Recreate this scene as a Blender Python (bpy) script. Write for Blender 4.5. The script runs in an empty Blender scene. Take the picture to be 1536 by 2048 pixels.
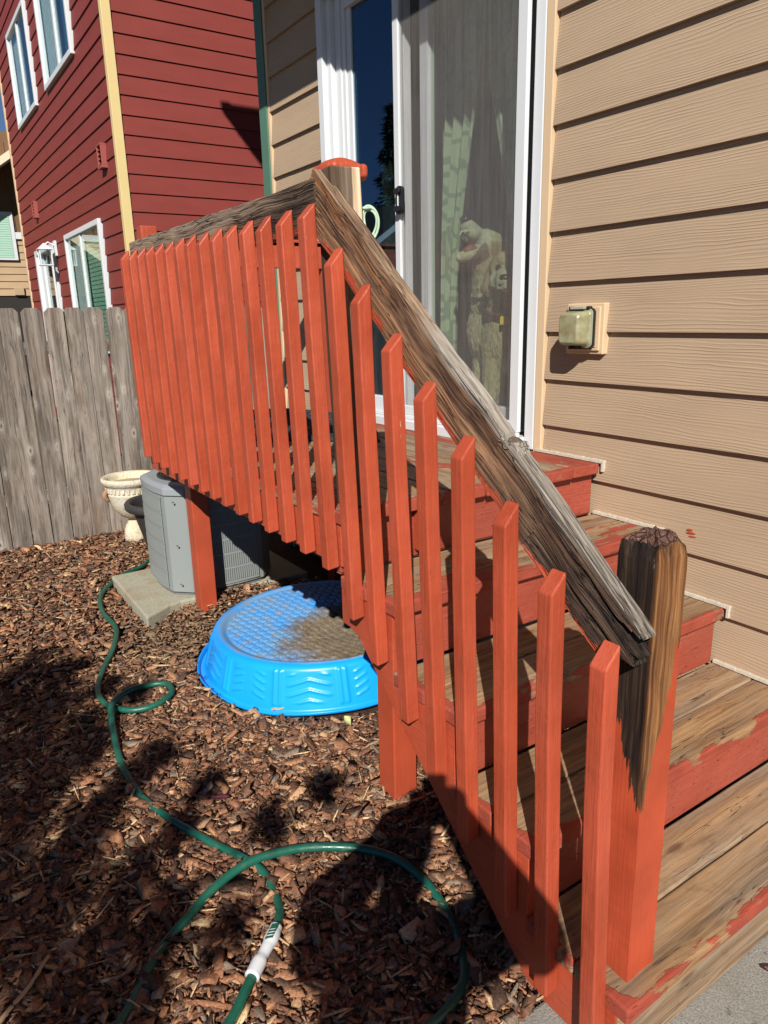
import bpy, bmesh, math, random
import numpy as np
from mathutils import Vector, Matrix, Quaternion

random.seed(7)
rng = np.random.default_rng(11)
scene = bpy.context.scene
COL = scene.collection
Rd = math.radians

# ------------------------------------------------------------------ camera, sky, sun, exposure
CAM = Vector((0, 0, 1.52))
cam_r = Vector((0.55862896, 0.8291192, -0.02224944))
cam_u = Vector((-0.20635567, 0.16491643, 0.96447909))
cam_d = Vector((-0.80333743, 0.53419465, -0.26322054))
cd = bpy.data.cameras.new("camera")
cd.sensor_fit = 'VERTICAL'
cd.sensor_height = 36.0
cd.lens = 1435.7 / 2048 * 36.0
cd.clip_start = 0.02
cd.clip_end = 2000
cam = bpy.data.objects.new("camera", cd)
COL.objects.link(cam)
m = Matrix.Identity(4)
for i in range(3):
    m[i][0] = cam_r[i]; m[i][1] = cam_u[i]; m[i][2] = -cam_d[i]; m[i][3] = CAM[i]
cam.matrix_world = m
scene.camera = cam

SUN = Vector((0.6425, -0.492, 0.5865)).normalized()       # towards the sun
world = bpy.data.worlds.new("World")
scene.world = world
world.use_nodes = True
wn = world.node_tree
for n in list(wn.nodes): wn.nodes.remove(n)
sky = wn.nodes.new('ShaderNodeTexSky'); sky.sky_type = 'NISHITA'; sky.sun_disc = False
sky.sun_elevation = math.asin(SUN.z)
sky.sun_rotation = math.atan2(SUN.x, SUN.y)
sky.altitude = 1800; sky.air_density = 0.75; sky.dust_density = 0.0; sky.ozone_density = 4.0
bg = wn.nodes.new('ShaderNodeBackground'); bg.inputs['Strength'].default_value = 0.050
wo = wn.nodes.new('ShaderNodeOutputWorld')
wn.links.new(sky.outputs[0], bg.inputs[0]); wn.links.new(bg.outputs[0], wo.inputs[0])

sl = bpy.data.lights.new("sun", 'SUN'); sl.energy = 5.0; sl.angle = Rd(0.5); sl.color = (1.0, 0.95, 0.87)
sun = bpy.data.objects.new("sun", sl); COL.objects.link(sun)
sun.rotation_mode = 'QUATERNION'
sun.rotation_quaternion = (-SUN).to_track_quat('-Z', 'Y')
sun.location = SUN * 30

vs = scene.view_settings
vs.view_transform = 'Standard'; vs.look = 'None'; vs.gamma = 1.0; vs.use_curve_mapping = False
vs.exposure = 0.52
scene.render.engine = 'CYCLES'
scene.cycles.max_bounces = 8
scene.cycles.transparent_max_bounces = 16

# ------------------------------------------------------------------ mesh helpers
def link(o, parent=None):
    COL.objects.link(o)
    if parent is not None:
        o.parent = parent
        o.matrix_parent_inverse = parent_world(parent).inverted()
    return o
def parent_world(p):
    mm = p.matrix_basis.copy()
    q = p
    while q.parent is not None:
        mm = q.parent.matrix_basis @ q.matrix_parent_inverse @ mm if False else (q.matrix_parent_inverse @ mm)
        q = q.parent
        mm = q.matrix_basis @ mm
    return mm
def tag(o, label=None, cat=None, group=None, kind=None):
    if label: o['label'] = label
    if cat: o['category'] = cat
    if group: o['group'] = group
    if kind: o['kind'] = kind
    return o
def empty(name, loc, label, cat, group=None):
    o = bpy.data.objects.new(name, None); COL.objects.link(o)
    o.location = loc; o.empty_display_size = 0.05
    return tag(o, label, cat, group)

class MB:
    def __init__(s): s.v = []; s.f = []; s.m = []
    def add(s, vs, fs, mi=0):
        b = len(s.v); s.v += [tuple(p) for p in vs]
        s.f += [tuple(b + i for i in f) for f in fs]; s.m += [mi] * len(fs)
        return s
    def box(s, x0, x1, y0, y1, z0, z1, mi=0, M=None):
        x0, x1 = min(x0, x1), max(x0, x1); y0, y1 = min(y0, y1), max(y0, y1); z0, z1 = min(z0, z1), max(z0, z1)
        vs = [(x0,y0,z0),(x1,y0,z0),(x1,y1,z0),(x0,y1,z0),(x0,y0,z1),(x1,y0,z1),(x1,y1,z1),(x0,y1,z1)]
        if M is not None: vs = [M @ Vector(p) for p in vs]
        return s.add(vs, [(0,3,2,1),(4,5,6,7),(0,1,5,4),(1,2,6,5),(2,3,7,6),(3,0,4,7)], mi)
    def prism(s, poly, axis, a, b, mi=0):
        """poly: list of 2-D points; axis 0: (y,z) along x, 1: (x,z) along y, 2: (x,y) along z."""
        def P(p, t):
            return (t, p[0], p[1]) if axis == 0 else ((p[0], t, p[1]) if axis == 1 else (p[0], p[1], t))
        n = len(poly)
        ar = sum(poly[i][0]*poly[(i+1)%n][1]-poly[(i+1)%n][0]*poly[i][1] for i in range(n))
        pl = list(poly) if ar > 0 else list(reversed(poly))
        vs = [P(p, a) for p in pl] + [P(p, b) for p in pl]
        flip = (axis == 1) ^ (b < a)
        f0 = tuple(range(n)); f1 = tuple(range(n, 2*n))
        fs = [tuple(reversed(f0)), f1] + [(i, (i+1)%n, n+(i+1)%n, n+i) for i in range(n)]
        if flip: fs = [tuple(reversed(f)) for f in fs]
        return s.add(vs, fs, mi)
    def tube(s, pts, r, n=10, mi=0, closed=False, cap=True):
        pts = [Vector(p) for p in pts]; N = len(pts); rings = []
        up = Vector((0, 0, 1)); prev = None
        for i, p in enumerate(pts):
            a = pts[(i-1) % N] if (closed or i > 0) else p
            b = pts[(i+1) % N] if (closed or i < N-1) else p
            t = (b - a).normalized()
            if prev is None:
                x = t.cross(up)
                if x.length < 1e-3: x = t.cross(Vector((1, 0, 0)))
            else:
                x = prev - t * prev.dot(t)
            x.normalize(); prev = x; y = t.cross(x)
            rr = r[i] if isinstance(r, (list, tuple)) else r
            rings.append([p + (x*math.cos(2*math.pi*k/n) + y*math.sin(2*math.pi*k/n))*rr for k in range(n)])
        vs = [q for ring in rings for q in ring]; fs = []
        for i in range(N if closed else N-1):
            j = (i+1) % N
            for k in range(n):
                l = (k+1) % n
                fs.append((i*n+k, i*n+l, j*n+l, j*n+k))
        if cap and not closed:
            fs.append(tuple(reversed(range(n)))); fs.append(tuple((N-1)*n+k for k in range(n)))
        return s.add(vs, fs, mi)
    def lathe(s, prof, c, n=40, mi=0):
        """prof: (r,z) list bottom to top on the outside; c centre (x,y)."""
        vs = []
        for r, z in prof:
            for k in range(n):
                a = 2*math.pi*k/n; vs.append((c[0]+r*math.cos(a), c[1]+r*math.sin(a), z))
        fs = []
        for i in range(len(prof)-1):
            for k in range(n):
                l = (k+1) % n
                fs.append((i*n+k, i*n+l, (i+1)*n+l, (i+1)*n+k))
        fs.append(tuple(reversed(range(n)))); fs.append(tuple((len(prof)-1)*n+k for k in range(n)))
        return s.add(vs, fs, mi)
    def grid(s, fn, nu, nv, mi=0, flip=False):
        vs = [fn(i/(nu-1), j/(nv-1)) for j in range(nv) for i in range(nu)]
        fs = []
        for j in range(nv-1):
            for i in range(nu-1):
                q = (j*nu+i, j*nu+i+1, (j+1)*nu+i+1, (j+1)*nu+i)
                fs.append(tuple(reversed(q)) if flip else q)
        return s.add(vs, fs, mi)
    def mesh(s, name, mats):
        me = bpy.data.meshes.new(name)
        me.from_pydata(s.v, [], s.f)
        if not isinstance(mats, (list, tuple)): mats = [mats]
        for mm in mats: me.materials.append(mm)
        if any(s.m): me.polygons.foreach_set('material_index', s.m)
        me.update()
        return me
    def build(s, name, mats, parent=None, smooth=False, bevel=0, seg=2, loc=None, angle=30):
        """verts are world coordinates; loc = origin for the object (world)."""
        if loc is not None:
            L = Vector(loc); s.v = [tuple(Vector(p) - L) for p in s.v]
        me = s.mesh(name, mats)
        o = bpy.data.objects.new(name, me)
        if loc is not None: o.location = loc
        link(o, parent)
        if smooth:
            me.polygons.foreach_set('use_smooth', [True]*len(me.polygons))
            me.update()
        if bevel:
            bv = o.modifiers.new('bevel', 'BEVEL'); bv.width = bevel; bv.segments = seg
            bv.limit_method = 'ANGLE'; bv.angle_limit = Rd(angle)
        return o

def axes(o, X, Y, Z):
    M = Matrix.Identity(4)
    for i in range(3):
        M[i][0] = X[i]; M[i][1] = Y[i]; M[i][2] = Z[i]; M[i][3] = o[i]
    return M
def plank(name, L, w, t, mat, parent, M, bevel=0.003, color=None, wob=0.0, seg=2, nx=None):
    """board: local X along the grain 0..L, Y across 0..w, Z 0..t. M places it."""
    mb = MB()
    if wob:
        nx = nx or max(3, int(L/0.06))
        ph = [random.uniform(0, 6) for _ in range(4)]
        vs = []
        for i in range(nx+1):
            x = L*i/nx
            e0 = wob*(math.sin(x*9+ph[0]) + .6*math.sin(x*23+ph[1]))*.5
            e1 = wob*(math.sin(x*8+ph[2]) + .6*math.sin(x*19+ph[3]))*.5
            dz = wob*.5*math.sin(x*5+ph[1])
            vs += [(x, e0, 0), (x, w+e1, 0), (x, w+e1, t+dz), (x, e0, t+dz)]
        fs = [(0, 3, 2, 1), (nx*4, nx*4+1, nx*4+2, nx*4+3)]
        for i in range(nx):
            for k in range(4):
                l = (k+1) % 4
                fs.append((i*4+k, i*4+l, (i+1)*4+l, (i+1)*4+k))
        fs = [tuple(f) for f in fs]
        mb.add(vs, fs)
    else:
        mb.box(0, L, 0, w, 0, t)
    me = mb.mesh(name, mat)
    if wob:
        bm = bmesh.new(); bm.from_mesh(me); bmesh.ops.recalc_face_normals(bm, faces=bm.faces); bm.to_mesh(me); bm.free()
    o = bpy.data.objects.new(name, me)
    o.matrix_basis = M
    link(o, parent)
    if color: o.color = color
    if bevel:
        bv = o.modifiers.new('bevel', 'BEVEL'); bv.width = bevel; bv.segments = seg
        bv.limit_method = 'ANGLE'; bv.angle_limit = Rd(40)
    return o

# ------------------------------------------------------------------ material helpers
class Mat:
    def __init__(s, name, rough=0.6, color=(.5,.5,.5), spec=0.4, metal=0.0):
        s.m = bpy.data.materials.new(name); s.m.use_nodes = True
        s.t = s.m.node_tree
        s.b = s.t.nodes['Principled BSDF']; s.out = s.t.nodes['Material Output']
        s.set('Roughness', rough); s.set('Base Color', (*color, 1)); s.set('Specular IOR Level', spec); s.set('Metallic', metal)
        s._obj = None
    def set(s, k, v):
        if hasattr(v, 'is_output') or isinstance(v, bpy.types.NodeSocket): s.t.links.new(v, s.b.inputs[k])
        else: s.b.inputs[k].default_value = v
    def N(s, typ, props=None, **inp):
        n = s.t.nodes.new('ShaderNode' + typ)
        for k, v in (props or {}).items(): setattr(n, k, v)
        for k, v in inp.items(): s.inp(n, k, v)
        return n
    def inp(s, n, k, v):
        sock = n.inputs[int(k[1:])] if (k[0] == 'i' and k[1:].isdigit()) else n.inputs[k.replace('_', ' ')]
        if isinstance(v, bpy.types.NodeSocket): s.t.links.new(v, sock)
        else:
            if sock.type == 'RGBA' and len(v) == 3: v = (*v, 1)
            sock.default_value = v
    def coord(s):
        if s._obj is None:
            s._obj = s.N('TexCoord').outputs['Object']
        return s._obj
    def info(s, what='Random'):
        return s.N('ObjectInfo').outputs[what]
    def math(s, op, a, b=0.0, c=0.0, clamp=False):
        n = s.N('Math', {'operation': op, 'use_clamp': clamp}, i0=a, i1=b, i2=c); return n.outputs[0]
    def vmath(s, op, a, b=(0, 0, 0)):
        n = s.N('VectorMath', {'operation': op}, i0=a, i1=b); return n.outputs[0]
    def sep(s, v):
        n = s.N('SeparateXYZ', i0=v); return n.outputs
    def comb(s, x, y, z):
        return s.N('CombineXYZ', i0=x, i1=y, i2=z).outputs[0]
    def noise(s, v, scale=5, detail=3, rough=.55, dist=0.0, out=0):
        n = s.N('TexNoise', Vector=v, Scale=scale, Detail=detail, Roughness=rough, Distortion=dist); return n.outputs[out]
    def vor(s, v, scale=5, feature='F1', out='Distance', rnd=1.0):
        n = s.N('TexVoronoi', {'feature': feature}, Vector=v, Scale=scale, Randomness=rnd); return n.outputs[out]
    def ramp(s, f, stops, interp='LINEAR'):
        n = s.N('ValToRGB', Fac=f); cr = n.color_ramp; cr.interpolation = interp
        while len(cr.elements) < len(stops): cr.elements.new(.5)
        for e, (p, c) in zip(cr.elements, stops):
            e.position = p; e.color = (*c, 1) if len(c) == 3 else c
        return n.outputs[0]
    def rng(s, f, a, b, c=0.0, d=1.0, smooth=False):
        n = s.N('MapRange', {'interpolation_type': 'SMOOTHSTEP' if smooth else 'LINEAR'}, Value=f)
        n.inputs[1].default_value = a; n.inputs[2].default_value = b; n.inputs[3].default_value = c; n.inputs[4].default_value = d
        return n.outputs[0]
    def mix(s, f, a, b, mode='MIX'):
        n = s.N('Mix', {'data_type': 'RGBA', 'blend_type': mode}); n.clamp_factor = True
        s.inp2(n, 0, f); s.inp2(n, 6, a); s.inp2(n, 7, b)
        return n.outputs[2]
    def inp2(s, n, i, v):
        if isinstance(v, bpy.types.NodeSocket): s.t.links.new(v, n.inputs[i])
        else:
            if n.inputs[i].type == 'RGBA' and len(v) == 3: v = (*v, 1)
            n.inputs[i].default_value = v
    def bump(s, h, dist=.002, strength=1.0, normal=None):
        n = s.N('Bump', Height=h, Distance=dist, Strength=strength)
        if normal is not None: s.t.links.new(normal, n.inputs['Normal'])
        s.t.links.new(n.outputs[0], s.b.inputs['Normal']); return n.outputs[0]
    def shifted(s, k=37.0):
        """object coords offset by the object's random number, so boards differ"""
        r = s.math('MULTIPLY', s.info('Random'), k)
        return s.vmath('ADD', s.coord(), s.comb(r, s.math('MULTIPLY', r, 1.7), s.math('MULTIPLY', r, 2.3)))
    def scale(s, v, x, y, z):
        return s.vmath('MULTIPLY', v, (x, y, z))

RED = (0.370, 0.062, 0.027)
RED2 = (0.29, 0.058, 0.035)          # the duller, dustier red of treads and risers

def simple(name, color, rough=.5, spec=.4, nscale=0, namt=.15, bump=0, bscale=60):
    M = Mat(name, rough, color, spec)
    if nscale:
        f = M.noise(M.shifted(), nscale, 4)
        M.set('Base Color', M.mix(f, tuple(c*(1-namt) for c in color), tuple(min(1, c*(1+namt)) for c in color)))
    if bump: M.bump(M.noise(M.coord(), bscale, 3), bump)
    return M.m

def paint_mat(name, base=RED, chips=0.0, axis='x'):
    """brushed paint over wood; grain runs along local X"""
    M = Mat(name, .42, base, .35)
    v = M.shifted()
    st = M.scale(v, 2, 60, 60)
    g = M.noise(st, 3, 4, .6)
    blot = M.noise(v, 3.5, 3)
    col = M.mix(M.rng(blot, .3, .7), tuple(c*.80 for c in base), tuple(min(1, c*1.10) for c in base))
    col = M.mix(M.math('MULTIPLY', M.rng(M.noise(M.scale(v, .9, 5, 5), 2.0, 3), .5, .75), .35), col, tuple(min(1, c*1.05+.035) for c in base))
    col = M.mix(M.rng(g, .56, .74, 0, .42), col, tuple(c*.58 for c in base))
    dust = M.noise(M.scale(v, 4, 14, 14), 6, 5, .7)
    col = M.mix(M.rng(dust, .6, .8, 0, .18), col, (.45, .22, .15))
    drip = M.noise(M.scale(v, 3, 30, 30), 2.0, 3)
    col = M.mix(M.rng(drip, .56, .72, 0, .30), col, tuple(min(1, c*1.25+.02) for c in base))
    bare = M.math('MULTIPLY', M.rng(M.noise(M.scale(v, 9, 70, 70), 2.2, 4, .65), .735, .745), M.rng(M.noise(v, 2.7, 2), .47, .53))
    col = M.mix(bare, col, (.50, .36, .22))
    scuff = M.rng(M.noise(M.scale(v, 26, 90, 90), 1.2, 3, .6), .70, .74, 0, .5)
    col = M.mix(scuff, col, tuple(c*.45 for c in base))
    lump = M.vor(v, 55)
    h = M.math('ADD', M.math('MULTIPLY', g, .6), M.math('MULTIPLY', M.rng(lump, 0.0, .12, 1, 0), .35))
    h = M.math('ADD', h, M.math('MULTIPLY', M.noise(v, 18, 2), 1.1))
    if chips:
        cm = M.rng(M.noise(M.scale(v, 16, 60, 60), 3, 4, .7), .72 - chips*.1, .75 - chips*.1)
        col = M.mix(cm, col, (.06, .03, .02))
        h = M.math('SUBTRACT', h, M.math('MULTIPLY', cm, 1.5))
    M.set('Base Color', col)
    M.set('Roughness', M.rng(blot, .3, .7, .36, .55))
    M.bump(h, .0030, .85)
    return M.m

def wood_nodes(M, v, light, mid, dark, gscale=1.0, warp_=.05, sh=0.0, sx=1.0):
    """returns colour, height. grain along X"""
    warp = M.noise(M.scale(v, 1.3, 5, 5), 2.2, 2)
    vv = M.vmath('ADD', v, M.scale(M.comb(0, M.math('SUBTRACT', warp, .5), M.math('SUBTRACT', warp, .5)), 0, warp_, warp_))
    fine = M.noise(M.scale(vv, 2.2*sx, 110*gscale, 110*gscale), 1.0, 5, .65)
    wide = M.noise(M.scale(vv, .9*sx, 26*gscale, 26*gscale), 1.0, 3, .5)
    f = M.math('ADD', M.math('MULTIPLY', fine, .55), M.math('MULTIPLY', wide, .55))
    col = M.ramp(f, [(.36+sh, dark), (.5+sh, mid), (.65+sh, light)])
    return col, f, vv

def weathered_rail(name, x_dark, x_tan, x_grey, w=.125, paint=1.0, bleach=0.0):
    """old handrail timber, split along the grain, scraps of paint left. Local X along, Y up across the face, Z out.
    x_dark: where the black rot begins; x_tan: where the cleaner tan zone ends; x_grey: where the top turns silver"""
    M = Mat(name, .8, spec=.2)
    v = M.coord()
    x, y, z = M.sep(v)
    bend = M.noise(M.scale(v, 2.2, 0, 0), 1.0, 2)
    vb = M.vmath('ADD', v, M.comb(0, M.math('MULTIPLY', M.math('SUBTRACT', bend, .5), .05), 0))
    col, f, vv = wood_nodes(M, vb, (.36, .205, .11), (.16, .082, .048), (.026, .014, .011), 1.1, .016, .05, 1.0)
    grey, f2, _ = wood_nodes(M, M.vmath('ADD', vb, (3.1, 1.2, .7)), (.40, .36, .315), (.265, .235, .20), (.085, .068, .057), 1.3, .016, .03, 1.0)
    tan, f3, _ = wood_nodes(M, M.vmath('ADD', vb, (1.1, 4.2, 2.7)), (.38, .20, .10), (.26, .128, .066), (.10, .045, .026), 1.2, .014, .03, 1.0)
    rot, f4, _ = wood_nodes(M, M.vmath('ADD', vb, (6.1, 2.2, 3.7)), (.22, .145, .092), (.070, .043, .031), (.010, .007, .007), 1.2, .016, .07, 1.0)
    brown, f5, _ = wood_nodes(M, M.vmath('ADD', vb, (8.1, 7.2, 1.7)), (.38, .265, .175), (.235, .15, .095), (.07, .04, .027), 1.2, .016, .03, 1.0)
    streak = M.rng(M.noise(M.scale(vb, .8, 34, 34), 1.0, 3), .58, .66, 0, .8)
    col = M.mix(M.math('MULTIPLY', streak, M.rng(y, w*.45, w*.7, 0, 1)), col, (.33, .135, .045))
    big = M.noise(M.scale(v, 2.0, 9, 9), 1.6, 3)
    bs = M.math('SUBTRACT', big, .5)
    low = M.rng(M.math('ADD', y, M.math('MULTIPLY', bs, .05)), w*.55, w*.30, 0, 1, True)
    tz = M.rng(M.math('ADD', x, M.math('MULTIPLY', bs, .25)), x_tan+.12, x_tan-.10, 0, 1, True)
    col = M.mix(M.math('MULTIPLY', M.math('MULTIPLY', low, tz), .9), col, tan)
    if bleach:
        col = M.mix(M.math('MULTIPLY', M.rng(M.math('ADD', y, M.math('MULTIPLY', bs, .06)), w*.42, w*.72, 0, 1, True), bleach), col, M.mix(.45, brown, grey))
    dz = M.rng(M.math('ADD', x, M.math('MULTIPLY', bs, .45)), x_dark-.12, x_dark+.15, 0, 1, True)
    col = M.mix(M.math('MULTIPLY', dz, .85), col, rot)
    nz = M.sep(M.N('TexCoord').outputs['Normal'])[1]
    topany = M.rng(nz, .4, .8)
    topface = M.math('MULTIPLY', topany, M.rng(y, w-.030, w-.020))
    gz = M.rng(M.math('ADD', x, M.math('MULTIPLY', bs, .3)), x_grey-.1, x_grey+.12, 0, 1, True)
    topc = M.mix(gz, brown, grey)
    arris = M.rng(M.math('ADD', y, M.math('MULTIPLY', bs, .035)), w-.022, w-.010, 0, .8, True)
    col = M.mix(M.math('SUBTRACT', topany, topface, clamp=True), col, (.022, .014, .011))
    col = M.mix(M.math('MAXIMUM', topface, M.math('MULTIPLY', arris, gz)), col, topc)
    cr = M.noise(M.scale(vv, 1.1, 70, 70), 1.0, 2, .5)
    cr2 = M.noise(M.scale(vv, 2.0, 150, 150), 1.0, 1, .5)
    crack = M.math('MAXIMUM', M.rng(M.math('ABSOLUTE', M.math('SUBTRACT', cr, .47)), .0, .030, 1, 0), M.rng(M.math('ABSOLUTE', M.math('SUBTRACT', cr2, .5)), .0, .045, .8, 0))
    crack = M.math('MULTIPLY', crack, M.rng(M.math('ADD', M.noise(M.scale(v, 3, 14, 14), 1.5, 2), M.math('MULTIPLY', dz, .12)), .36, .54))
    crack = M.math('MULTIPLY', crack, M.rng(topface, 0, 1, 1, .45))
    col = M.mix(crack, col, (.010, .007, .006))
    pn = M.noise(M.scale(v, 5, 14, 14), 2.2, 5, .6)
    pm = M.math('ADD', M.rng(y, .0, .040, .19, -.16), pn)
    pmask = M.math('MULTIPLY', M.rng(pm, .575, .592), paint)
    scr = M.rng(M.noise(M.scale(v, 6, 30, 30), 1.7, 4, .6), .70, .71)
    pmask = M.math('MAXIMUM', pmask, M.math('MULTIPLY', M.math('MULTIPLY', scr, M.rng(y, w*.55, w*.7, 0, 1)), M.rng(topface, 0, .5, 1, 0)))
    col = M.mix(pmask, col, RED)
    M.set('Base Color', col)
    h = M.math('SUBTRACT', M.math('MULTIPLY', f, 1.0), M.math('MULTIPLY', crack, 1.3))
    h = M.math('ADD', h, M.math('MULTIPLY', pmask, .4))
    fade = M.noise(v, 16, 4, .7)
    M.set('Base Color', M.mix(M.rng(fade, .45, .75, 0, .22), col, M.mix(.5, col, (.36, .27, .19))))
    M.bump(h, .008, 1.0)
    return M.m

def newel_mat(name, base_z, d0, d1, wrap):
    """post: bare cracked wood at the top running down into a ragged tongue along the front corner, paint below.
    local X is up the post; local Y, Z measured from the front corner"""
    M = Mat(name, .6, spec=.18)
    v = M.coord(); x, y, z = M.sep(v)
    wood, f, vv = wood_nodes(M, v, (.31, .148, .058), (.145, .060, .023), (.026, .012, .008), 1.5, .012, .03, .8)
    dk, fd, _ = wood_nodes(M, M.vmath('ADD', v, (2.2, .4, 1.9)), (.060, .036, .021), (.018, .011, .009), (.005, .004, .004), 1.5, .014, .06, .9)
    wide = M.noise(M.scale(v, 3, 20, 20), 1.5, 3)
    left = M.rng(M.math('ADD', y, M.math('MULTIPLY', wide, .012)), .006, .016)      # the outer face is darker
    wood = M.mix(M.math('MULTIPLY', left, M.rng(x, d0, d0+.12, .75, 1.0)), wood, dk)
    pale = M.rng(M.noise(M.scale(v, 4, 50, 50), 1.2, 3), .66, .69)
    wood = M.mix(M.math('MULTIPLY', pale, M.rng(x, d1-.22, d1-.05, 0, 1)), wood, (.5, .4, .28))
    n = M.noise(M.scale(v, 3.5, 26, 26), 1.6, 5, .6)
    spread = M.math('MAXIMUM', M.math('MULTIPLY', M.math('ABSOLUTE', y), 2.6), M.math('MULTIPLY', M.math('ABSOLUTE', z), 4.2))
    t = M.math('SUBTRACT', M.math('SUBTRACT', x, d0), spread)
    t = M.math('ADD', t, M.math('MULTIPLY', M.math('SUBTRACT', n, .5), .22))
    fib = M.noise(M.scale(v, 5, 150, 150), 1.4, 3, .6)
    t = M.math('ADD', t, M.math('MULTIPLY', M.math('SUBTRACT', fib, .5), .10))
    bare = M.rng(t, 0.0, .004)
    pcol = M.mix(M.rng(M.noise(v, 6, 4), .35, .65), tuple(c*.85 for c in RED), tuple(min(1, c*1.1) for c in RED))
    col = M.mix(bare, pcol, wood)
    M.set('Base Color', col)
    M.set('Roughness', M.rng(bare, 0, 1, .42, .7))
    g = M.math('MULTIPLY', M.noise(M.scale(v, 2, 60, 60), 3, 3), .25)
    h = M.math('ADD', M.math('MULTIPLY', f, M.rng(bare, 0, 1, .15, 1.0)), M.math('ADD', g, M.rng(bare, 0, 1, .5, 0)))
    M.bump(h, .004, .9)
    return M.m

def deck_mat(name):
    """deck boards: worn wood under broken paint. obj.color: r paint bias, g grey/brown, b edge paint (nosing at local y=w)"""
    M = Mat(name, .78, spec=.2)
    v = M.shifted(); x, y, z = M.sep(M.coord())
    oc = M.N('SeparateColor', i0=M.info('Color')).outputs
    warm, f, vv = wood_nodes(M, v, (.36, .215, .105), (.225, .125, .060), (.080, .042, .022), .9)
    grey, f2, _ = wood_nodes(M, M.vmath('ADD', v, (5, 2, 1)), (.31, .25, .185), (.185, .14, .10), (.06, .042, .031), .9)
    pat = M.noise(M.scale(v, 1.5, 6, 6), 1.6, 3)
    col = M.mix(M.math('ADD', M.rng(pat, .35, .65, -.3, .3), oc[1], clamp=True), warm, grey)
    kn = M.vor(M.scale(v, 3.0, 9, 9), 1.0, rnd=1.0)
    knot = M.rng(kn, .05, .14, 1, 0, True)
    col = M.mix(M.math('MULTIPLY', knot, .75), col, (.10, .05, .03))
    cr = M.noise(M.scale(vv, 1.0, 60, 60), 1.0, 2, .5)
    crack = M.rng(M.math('ABSOLUTE', M.math('SUBTRACT', cr, .45)), .0, .010, 1, 0)
    crack = M.math('MULTIPLY', crack, M.rng(M.noise(M.scale(v, 2.5, 12, 12), 1.4, 2), .46, .6))
    col = M.mix(crack, col, (.03, .018, .012))
    stain = M.rng(M.noise(v, 4.5, 5, .7), .60, .72, 0, .45)
    col = M.mix(stain, col, (.075, .05, .035))
    pn = M.noise(M.scale(v, 1.6, 5, 5), 2.6, 6, .62)
    edge = M.math('MULTIPLY', M.rng(y, .085, .137, 0, .24), oc[2])
    al = M.N('ObjectInfo').outputs['Alpha']
    endp = M.rng(M.math('SUBTRACT', al, x), .035, .012, 0, .3)
    pm = M.math('ADD', M.math('ADD', pn, M.math('ADD', edge, endp)), M.math('SUBTRACT', oc[0], .5))
    wornfine = M.math('MULTIPLY', M.noise(M.scale(vv, 3, 120, 120), 1.0, 3), .10)
    pm = M.math('ADD', pm, M.math('SUBTRACT', wornfine, .05))
    brk = M.noise(M.scale(v, 8, 40, 40), 2.0, 5, .7)
    pm = M.math('ADD', pm, M.math('MULTIPLY', M.math('SUBTRACT', brk, .5), .16))
    pmask = M.rng(pm, .550, .585)
    pc = M.mix(M.rng(M.noise(v, 9, 4), .35, .65), tuple(c*.82 for c in RED2), tuple(c*1.08 for c in RED2))
    pc = M.mix(M.rng(f, .62, .7, 0, .35), pc, (.30, .15, .10))
    col = M.mix(pmask, col, pc)
    M.set('Base Color', col)
    h = M.math('SUBTRACT', f, M.math('MULTIPLY', crack, 1.0))
    h = M.math('ADD', h, M.math('MULTIPLY', pmask, .35))
    M.bump(h, .0035, .85)
    return M.m

def siding_mat(name, base, joint=None, emboss=1.0, dirt=.1):
    """fibre-cement lap siding with pressed cedar grain; boards run along world X or Y (the longer one, along local X)"""
    M = Mat(name, .62, base, .25)
    v = M.shifted(53.0)
    x, y, z = M.sep(v)
    warp = M.noise(M.comb(M.math('MULTIPLY', x, 1.3), 0.0, M.math('MULTIPLY', z, 7.0)), 1.0, 3, .5)
    jit = M.noise(M.comb(M.math('MULTIPLY', x, 14), 0.0, M.math('MULTIPLY', z, 30.0)), 1.0, 3, .6)
    zz = M.math('ADD', z, M.math('ADD', M.math('MULTIPLY', warp, .075), M.math('MULTIPLY', jit, .004)))
    line = M.math('SINE', M.math('MULTIPLY', zz, 640.0))
    line2 = M.math('SINE', M.math('MULTIPLY', zz, 1150.0))
    amt = M.rng(M.noise(M.comb(M.math('MULTIPLY', x, 2.0), 0.0, M.math('MULTIPLY', z, 18)), 1.0, 3), .33, .62, .15, 1)
    prof = M.math('POWER', M.rng(line, -1, 1), 2.2)
    h = M.math('MULTIPLY', M.math('ADD', prof, M.math('MULTIPLY', line2, .16)), amt)
    h = M.math('ADD', h, M.math('MULTIPLY', M.noise(v, 160, 2), .3))
    blot = M.noise(M.scale(v, 1.5, 1.5, 5), 1.6, 4)
    col = M.mix(M.rng(blot, .3, .7), tuple(c*.93 for c in base), tuple(min(1, c*1.06) for c in base))
    gr = M.noise(v, 7, 6, .75)
    col = M.mix(M.rng(gr, .58, .78, 0, dirt*2), col, tuple(c*.72 for c in base))
    col = M.mix(M.math('MULTIPLY', M.rng(h, .0, .3, 1, 0), .10*emboss), col, tuple(c*.6 for c in base))
    M.set('Base Color', col)
    M.bump(h, .0015*emboss, .8)
    return M.m

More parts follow.
